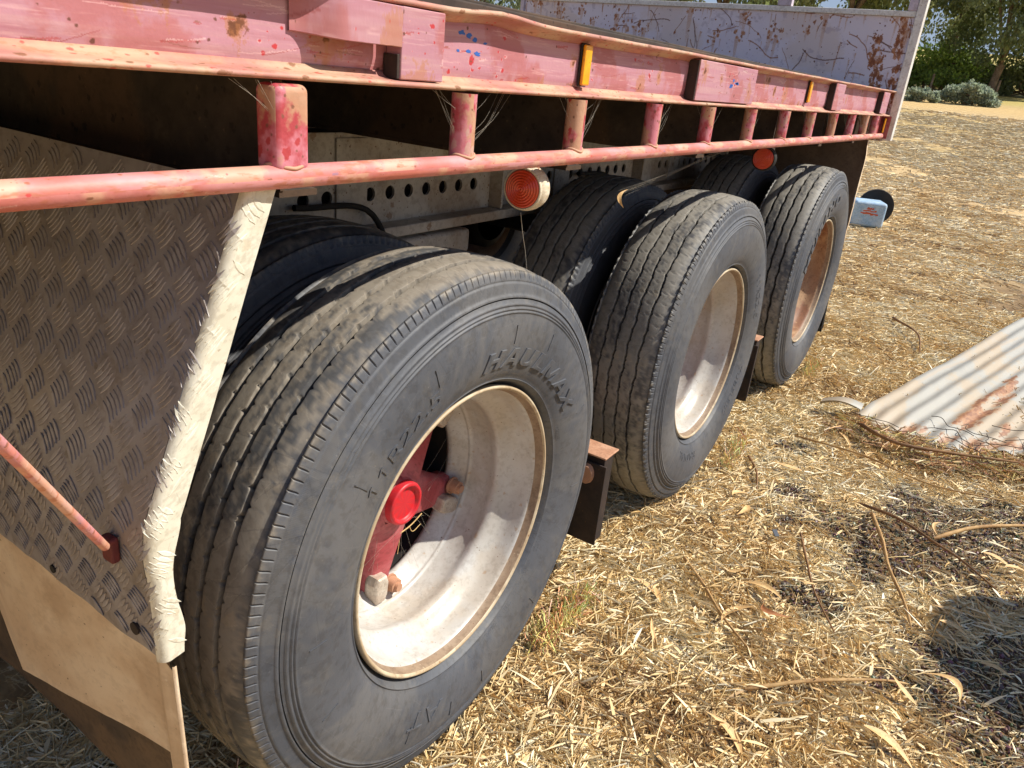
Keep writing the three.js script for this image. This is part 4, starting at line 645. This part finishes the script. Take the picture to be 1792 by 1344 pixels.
// ------------------------------------------------------------------ corrugated iron sheet
{
  const W = 1024, H = 512, R = rng(211), p = new Pic(W, H);  // 2.9 m x 0.9 m
  p.fill((u, v) => { const n = smp(F1, u * 3, v), m = smp(F3, u * 2, v * 1.5), k = smp(F4, u, v * 0.5); let c = mix3([170, 166, 156], [152, 150, 144], n); c = mix3(c, [172, 154, 130], sstep(0.46, 0.6, m) * 0.8); return mix3(c, [168, 160, 150], sstep(0.6, 0.75, k) * 0.4); });
  for (let i = 0; i < 14; i++) { const y = (i + 0.5) / 14 * H; if (R() < 0.5) p.scratch(R() * W * 0.6, y, 0, 120 + R() * 300, 4, [190, 150, 110], 0.25, R, 0.02); }
  const patch = (u, v, n, sx, sy) => { for (let k = 0; k < n; k++) { const x = u * W + (R() - 0.5) * sx, y = v * H + (R() - 0.5) * sy; p.blob(x, y, 8 + R() * 18, [170, 122, 84], 0.45, R, 0.4); p.blob(x, y, 4 + R() * 11, [126, 80, 54], 0.7, R, 0.4); } };
  patch(0.17, 0.42, 26, 130, 26); patch(0.30, 0.42, 14, 100, 20); patch(0.12, 0.55, 8, 60, 16); patch(0.05, 0.3, 8, 30, 80); patch(0.03, 0.5, 14, 40, 120); patch(0.05, 0.62, 8, 30, 40); patch(0.22, 0.62, 10, 60, 30); patch(0.5, 0.8, 30, 300, 60);
  for (let q = 0; q < 11; q++) patch(0.13 + q * 0.03, 0.36 + 0.02 * Math.sin(q), 7, 50, 14);
  const mat = std(p.tex(1, 1), 0.55, { metalness: 0.0 });
  const O = V(2.44, 0, 0.385), Ld = V(0.976, 0, 0.218), Wd = V(-0.218, 0, 0.976);
  const s0 = w => 0.04 - 0.14 * Math.exp(-Math.pow((w - 0.2) / 0.13, 2)) + 0.20 * sstep(0.4, 0.62, w) + 0.09 * (smp(F2, w * 1.7, 0.3) - 0.5);
  const top = (i, j, t) => { const w = j / 140 * 0.88, a = i / 60, s = lerp(s0(w), 2.95, a); const x = O.x + Ld.x * s + Wd.x * w, z = O.z + Ld.z * s + Wd.z * w; const y = groundY(x, z) + 0.034 + (0.0060 + 0.002 * smp(F1, s * 0.2, w)) * Math.sin((w + 0.006 * smp(F2, s * 0.2, 0.5)) / 0.076 * 2 * Math.PI) + 0.025 * sstep(0.5, 0, w) + 0.022 * (smp(F1, s * 0.25, w * 0.5) - 0.5) - 0.02 * sstep(0.2, 0, s); return [x, y + t, z]; };
  const th = thing('corrugated_sheet', 'weathered corrugated iron sheet with rust patches lying on the straw', 'iron sheet');
  obj('sheet', [sheet(61, 141, (i, j) => top(i, j, 0), (i, j) => [i / 60, j / 140])], mat, th);
  obj('torn_strip', sheet(16, 6, (i, j) => { const t = i / 15, s = j / 5; const x = lerp(2.475, 2.415, t) + (s - 0.5) * 0.075 * (1 - 0.3 * t), z = lerp(0.40, 0.235, t); return [x, groundY(x, z) + 0.055 + 0.022 * Math.sin(t * 3.1) + 0.018 * Math.pow(s - 0.5, 2) * 4, z]; }, (i, j) => [0.4 + i * 0.01, 0.1 + j * 0.01]), mat, th);
  // thin dark roots lying on the sheet
  const g = [], Rr = rng(223); for (let k = 0; k < 12; k++) { let w = 0.08 + Rr() * 0.62, s = s0(w) + 0.02 + Rr() * 0.14, a = Rr() * 6.28; const pts = []; for (let q = 0; q < 6; q++) { const x = O.x + Ld.x * s + Wd.x * w, z = O.z + Ld.z * s + Wd.z * w; pts.push(V(x, groundY(x, z) + 0.062 + 0.02 * Rr(), z)); a += (Rr() - 0.5) * 1.8; s += Math.cos(a) * 0.045; w += Math.sin(a) * 0.045; } g.push(tube(pts, 0.0016, 16, 5)); }
  tag(obj('dry_roots', g, std(null, 0.8, { color: 0x3b2f28 })), 'tangle of thin dark roots lying on the ragged end of the iron sheet', 'roots');
}
{
  const R = rng(231); const O = [2.44, 0.385];
  scatter('straw_litter_003', 'straw drifted over the ragged buried end of the iron sheet', 'straw', bladeGeo(0.075, 0.0026, 0.12, 2), 3400, () => { const w = R() * 0.95 - 0.02, s = -0.10 + (R() + R() - 1) * 0.16 + 0.20 * sstep(0.4, 0.62, w) + 0.02 * Math.sin(w * 30); return [O[0] + 0.976 * s - 0.218 * w, O[1] + 0.218 * s + 0.976 * w]; }, () => ({ rx: (R() - 0.5) * 0.6, ry: R() * 6.283, rz: (R() - 0.5) * 0.5, y: 0.012 + R() * 0.03, sl: 0.5 + R() * 1.4, sw: 0.6 + R() * 0.9, c: SP[[3, 1, 5, 1, 0, 4, 6, 2][(R() * 8) | 0]].map(v => v * (0.8 + 0.3 * R())) }));
}
// ------------------------------------------------------------------ blue machine housing on the ground beyond the trailer
{
  const x = 8.3, z = -0.64; const t = thing('machine_housing', 'pale blue metal housing with a black bolted round flange lying on the straw', 'machine part', [x, groundY(x, z), z]); t.rotation.y = 0.35;
  const b = new RoundedBoxGeometry(0.34, 0.27, 0.34, 3, 0.035); b.translate(-0.02, 0.150, 0.0); obj('housing', triUV(b), M.blue, t);
  const n = 8, fl = new THREE.Shape(); fl.absarc(0, 0, 0.19, 0, Math.PI * 2); for (let i = 0; i < n; i++) { const h = new THREE.Path(); h.absarc(0.155 * Math.cos(i / n * 6.283), 0.155 * Math.sin(i / n * 6.283), 0.014, 0, 6.283, true); fl.holes.push(h); }
  const fg = new THREE.ExtrudeGeometry(fl, { depth: 0.03, bevelEnabled: true, bevelSize: 0.004, bevelThickness: 0.004, bevelSegments: 1, curveSegments: 28 }); fg.rotateY(-Math.PI / 2); fg.translate(0.19, 0.20, 0.12); obj('flange', triUV(fg), M.black, t);
  const rg = new THREE.CylinderGeometry(0.195, 0.185, 0.05, 40); rg.rotateZ(Math.PI / 2); rg.translate(0.221, 0.20, 0.12); obj('flange_back', rg, M.lampBody, t);
  const R = rng(7), dec = []; for (const [yy, w] of [[0.215, 0.05], [0.188, 0.09], [0.160, 0.12]]) for (let k = 0; k < 7; k++) { const q = new THREE.BoxGeometry(0.0012, 0.010 + R() * 0.016, w * 0.22); q.translate(-0.1912, yy + (R() - 0.5) * 0.01, (k / 6 - 0.5) * w * 1.3); dec.push(q); }
  obj('worn_marking', dec, M.orange, t);
  const dec2 = dec.map(g => { const c = g.clone(); c.rotateY(-Math.PI / 2); return c; }); obj('worn_marking', dec2.map(g => { g.translate(-0.02, 0, -0.0205); return g; }), M.orange, t);
}
// ------------------------------------------------------------------ unseen drum added to cast a shadow into the picture
{
  const x = 1.56, z = 1.76; const t = thing('shadow_drum', 'unseen drum added beside the trailer to cast a shadow on the straw', 'drum', [x, groundY(x, z), z]);
  const pr = [[0.001, 0], [0.285, 0], [0.29, 0.01]]; for (const y of [0.28, 0.58]) pr.push([0.285, y - 0.02], [0.297, y], [0.285, y + 0.02]); pr.push([0.285, 0.86], [0.295, 0.875], [0.285, 0.88], [0.28, 0.865], [0.001, 0.865]);
  const g = new THREE.LatheGeometry(pr.map(p => new THREE.Vector2(...p)), 48); obj('shadow_drum_body', g, M.rimRust, t);
}
// ------------------------------------------------------------------ far vegetation
const barkMat = std(speckle(501, [150, 128, 106], [110, 90, 72], [[160, [70, 56, 46], 1, 8, 0.5]], 1, { w: 256, h: 256 }), 0.9);
function leafMat(c) { return new THREE.MeshPhysicalMaterial({ color: new THREE.Color().setRGB(...c), roughness: 0.9, transmission: 0.55, thickness: 0, side: THREE.DoubleSide, vertexColors: true }); }
function crownGeo(clumps, per, size, seed, droop) { // many small leaf-shaped faces gathered in clumps
  const R = rng(seed), pos = [], col = [], nor = [];
  for (const [x, y, z, rx, ry] of clumps) for (let k = 0; k < per; k++) {
    let a, b, c; do { a = R() * 2 - 1; b = R() * 2 - 1; c = R() * 2 - 1; } while (a * a + b * b + c * c > 1 || R() < 0.3 && a * a + b * b + c * c < 0.3);
    const p = V(x + a * rx, y + b * ry, z + c * rx), d = V(R() - 0.5, (R() - 0.5) * 0.8 - droop, R() - 0.5).normalize(), s = V(R() - 0.5, R() - 0.5, R() - 0.5).cross(d).normalize(), L = size * (0.6 + R() * 0.9), w = L * 0.34, t = 0.65 + R() * 0.7;
    const A = p, B = p.clone().addScaledVector(d, L * 0.5).addScaledVector(s, w), C = p.clone().addScaledVector(d, L), D = p.clone().addScaledVector(d, L * 0.5).addScaledVector(s, -w);
    for (const q of [A, B, C, A, C, D]) { pos.push(q.x, q.y, q.z); col.push(t, t * (0.95 + 0.1 * R()), t * 0.95); }
  }
  const g = new THREE.BufferGeometry(); g.setAttribute('position', new THREE.Float32BufferAttribute(pos, 3)); g.setAttribute('color', new THREE.Float32BufferAttribute(col, 3)); g.computeVertexNormals(); return g;
}
const leafM = [leafMat([0.40, 0.43, 0.21]), leafMat([0.19, 0.24, 0.10]), leafMat([0.32, 0.37, 0.22]), leafMat([0.30, 0.42, 0.08]), leafMat([0.34, 0.40, 0.30])];
function tree(label, x, z, h, w, m, seed, o = {}) {
  const R = rng(seed), t = thing('gum_tree', label, 'tree', [x, groundY(x, z) - 0.1, z], o.group); const limbs = [], clumps = [];
  const fork = h * (o.fork ?? 0.28), lean = (R() - 0.5) * 0.12 * h; const tr = 0.020 * h;
  limbs.push(tube([[0, 0, 0], [lean * 0.3, fork * 0.5, 0], [lean * 0.6, fork, lean * 0.3]], tr, 8, 8));
  const nL = 7; for (let k = 0; k < nL; k++) { const a = k / nL * 6.283 + R(), rr = w * (0.35 + 0.6 * R()), hy = h * (0.5 + 0.48 * R()); const e = V(Math.cos(a) * rr, hy, Math.sin(a) * rr), mid = V(lean * 0.6 + e.x * 0.4, lerp(fork, hy, 0.55), e.z * 0.4); limbs.push(tube([V(lean * 0.6, fork, lean * 0.3), mid, e], tr * 0.42, 8, 6)); for (const [q, s] of [[e, 1], [mid.clone().lerp(e, 0.5), 0.9], [e.clone().add(V((R() - 0.5) * w, -h * 0.12 * R(), (R() - 0.5) * w)), 0.8]]) clumps.push([q.x, q.y, q.z, w * (0.26 + 0.16 * R()) * s, h * (0.10 + 0.07 * R()) * s]); }
  for (let k = 0; k < 24; k++) { const a = R() * 6.283, rr = w * Math.sqrt(R()); clumps.push([Math.cos(a) * rr, h * ((o.low ?? 0.35) + R() * (0.95 - (o.low ?? 0.35))), Math.sin(a) * rr, w * (0.2 + 0.2 * R()), h * 0.10]); }
  obj('trunk', limbs, barkMat, t); obj('crown', crownGeo(clumps, o.per ?? 300, o.leaf ?? 0.27, seed + 1, 0.55), m, t); return t;
}
tree('tall pale green gum tree rising just right of the white headboard post', 52, -5.0, 14, 4.2, leafM[0], 601, { per: 420, leaf: 0.16, low: 0.22 });
tree('dark spreading gum tree with a forked trunk in the dense shade right of the hedge', 46.5, -1.9, 9.0, 3.2, leafM[1], 607, { fork: 0.18, low: 0.25, leaf: 0.17, per: 560 });
tree('tall grey green gum tree standing behind the dark forked gum', 60, -1.0, 15, 4.2, leafM[2], 613, { per: 420, leaf: 0.16, low: 0.25 });
tree('dark gum tree with a slim leaning trunk at the right picture edge', 47.3, -0.2, 8.5, 2.8, leafM[1], 619, { fork: 0.2, low: 0.26, leaf: 0.16, per: 480 });
tree('broad green gum tree at the far right behind the leaning gum', 56, 3.6, 13, 4.5, leafM[2], 631, { low: 0.2, per: 420, leaf: 0.17 });
tree('bright green gum tree seen through the window nearest the headboard edge', 47, -9.5, 12, 4.0, leafM[0], 637, { low: 0.2 });
tree('dark green gum tree seen through the middle headboard window', 44, -15.5, 11, 4.2, leafM[1], 641, { low: 0.2 });
tree('olive gum tree seen through the headboard window left of centre', 41, -21, 12, 4.4, leafM[0], 643, { low: 0.2 });
tree('leafy green gum tree above the pink rail left of the headboard', 37.5, -27.5, 12, 4.6, leafM[2], 647, { low: 0.15 });
tree('dark gum tree above the pink rail, farthest left of the row', 34.5, -32.5, 11, 4.4, leafM[1], 653, { low: 0.15 });
tree('pale gum tree filling the gap behind the headboard windows', 52, -13, 14, 4.6, leafM[2], 659, { low: 0.15 });
function bushThing(name, label, cat, x, z, w, h, dz, m, seed, leaf, per, n) { const R = rng(seed), t = thing(name, label, cat, [x, groundY(x, z), z]); const cl = []; for (let k = 0; k < n; k++) { const u = (R() - 0.5) * 2; cl.push([(R() - 0.5) * w, h * (0.2 + 0.62 * R()) * (1 - 0.55 * u * u), u * dz, h * (0.18 + 0.26 * R()), h * (0.14 + 0.22 * R())]); } const st = []; for (let k = 0; k < 7; k++) st.push(tube([[0, -0.05, (R() - 0.5) * dz], [(R() - 0.5) * w * 0.4, h * 0.3, (R() - 0.5) * dz], [(R() - 0.5) * w, h * 0.7, (R() - 0.5) * dz * 1.6]], 0.02 * h + 0.004, 6, 5)); obj('stems', st, barkMat, t); obj('foliage', crownGeo(cl, per, leaf, seed + 1, -0.25), m, t); return t; }
bushThing('hedge', 'low dark hedge with a bright green clipped top right of the headboard post', 'hedge', 49.5, -4.6, 1.6, 2.3, 2.3, leafM[3], 701, 0.16, 420, 34);
bushThing('hedge', 'dark shaded shrub mass under the forked gum tree', 'hedge', 50, -1.0, 1.8, 1.9, 2.6, leafM[1], 709, 0.17, 380, 34);
bushThing('silver_bush', 'silvery green low bush, the larger one, in front of the gum trees', 'bush', 37.5, -2.1, 1.0, 0.85, 0.95, leafM[4], 719, 0.11, 330, 22);
bushThing('silver_bush', 'silvery green low bush, the smaller one, next to the headboard edge', 'bush', 36.5, -3.75, 0.7, 0.62, 0.5, leafM[4], 727, 0.10, 260, 14);
bushThing('silver_bush', 'thin grey green bush between the two silvery bushes', 'bush', 38.5, -3.0, 0.6, 0.5, 0.45, leafM[4], 733, 0.10, 220, 12);
function post(label, x, z, h) { const g = cylBetween(V(0, -0.1, 0), V(0.03, h, 0.02), 0.06, 0.05, 8); const c = cylBetween(V(0.03, h, 0.02), V(0.03, h + 0.02, 0.02), 0.05, 0.03, 8); const m = obj('fence_post', [g, c], barkMat); m.position.set(x, groundY(x, z), z); tag(m, label, 'fence post'); }
post('old wooden fence post right of the larger silvery bush', 44.5, -1.55, 0.85); post('old wooden fence post near the headboard edge before the hedge', 44, -4.4, 0.9);

scene.traverse(o => { if (o.isMesh) { o.castShadow = o.receiveShadow = true; } });
renderer.render(scene, camera);
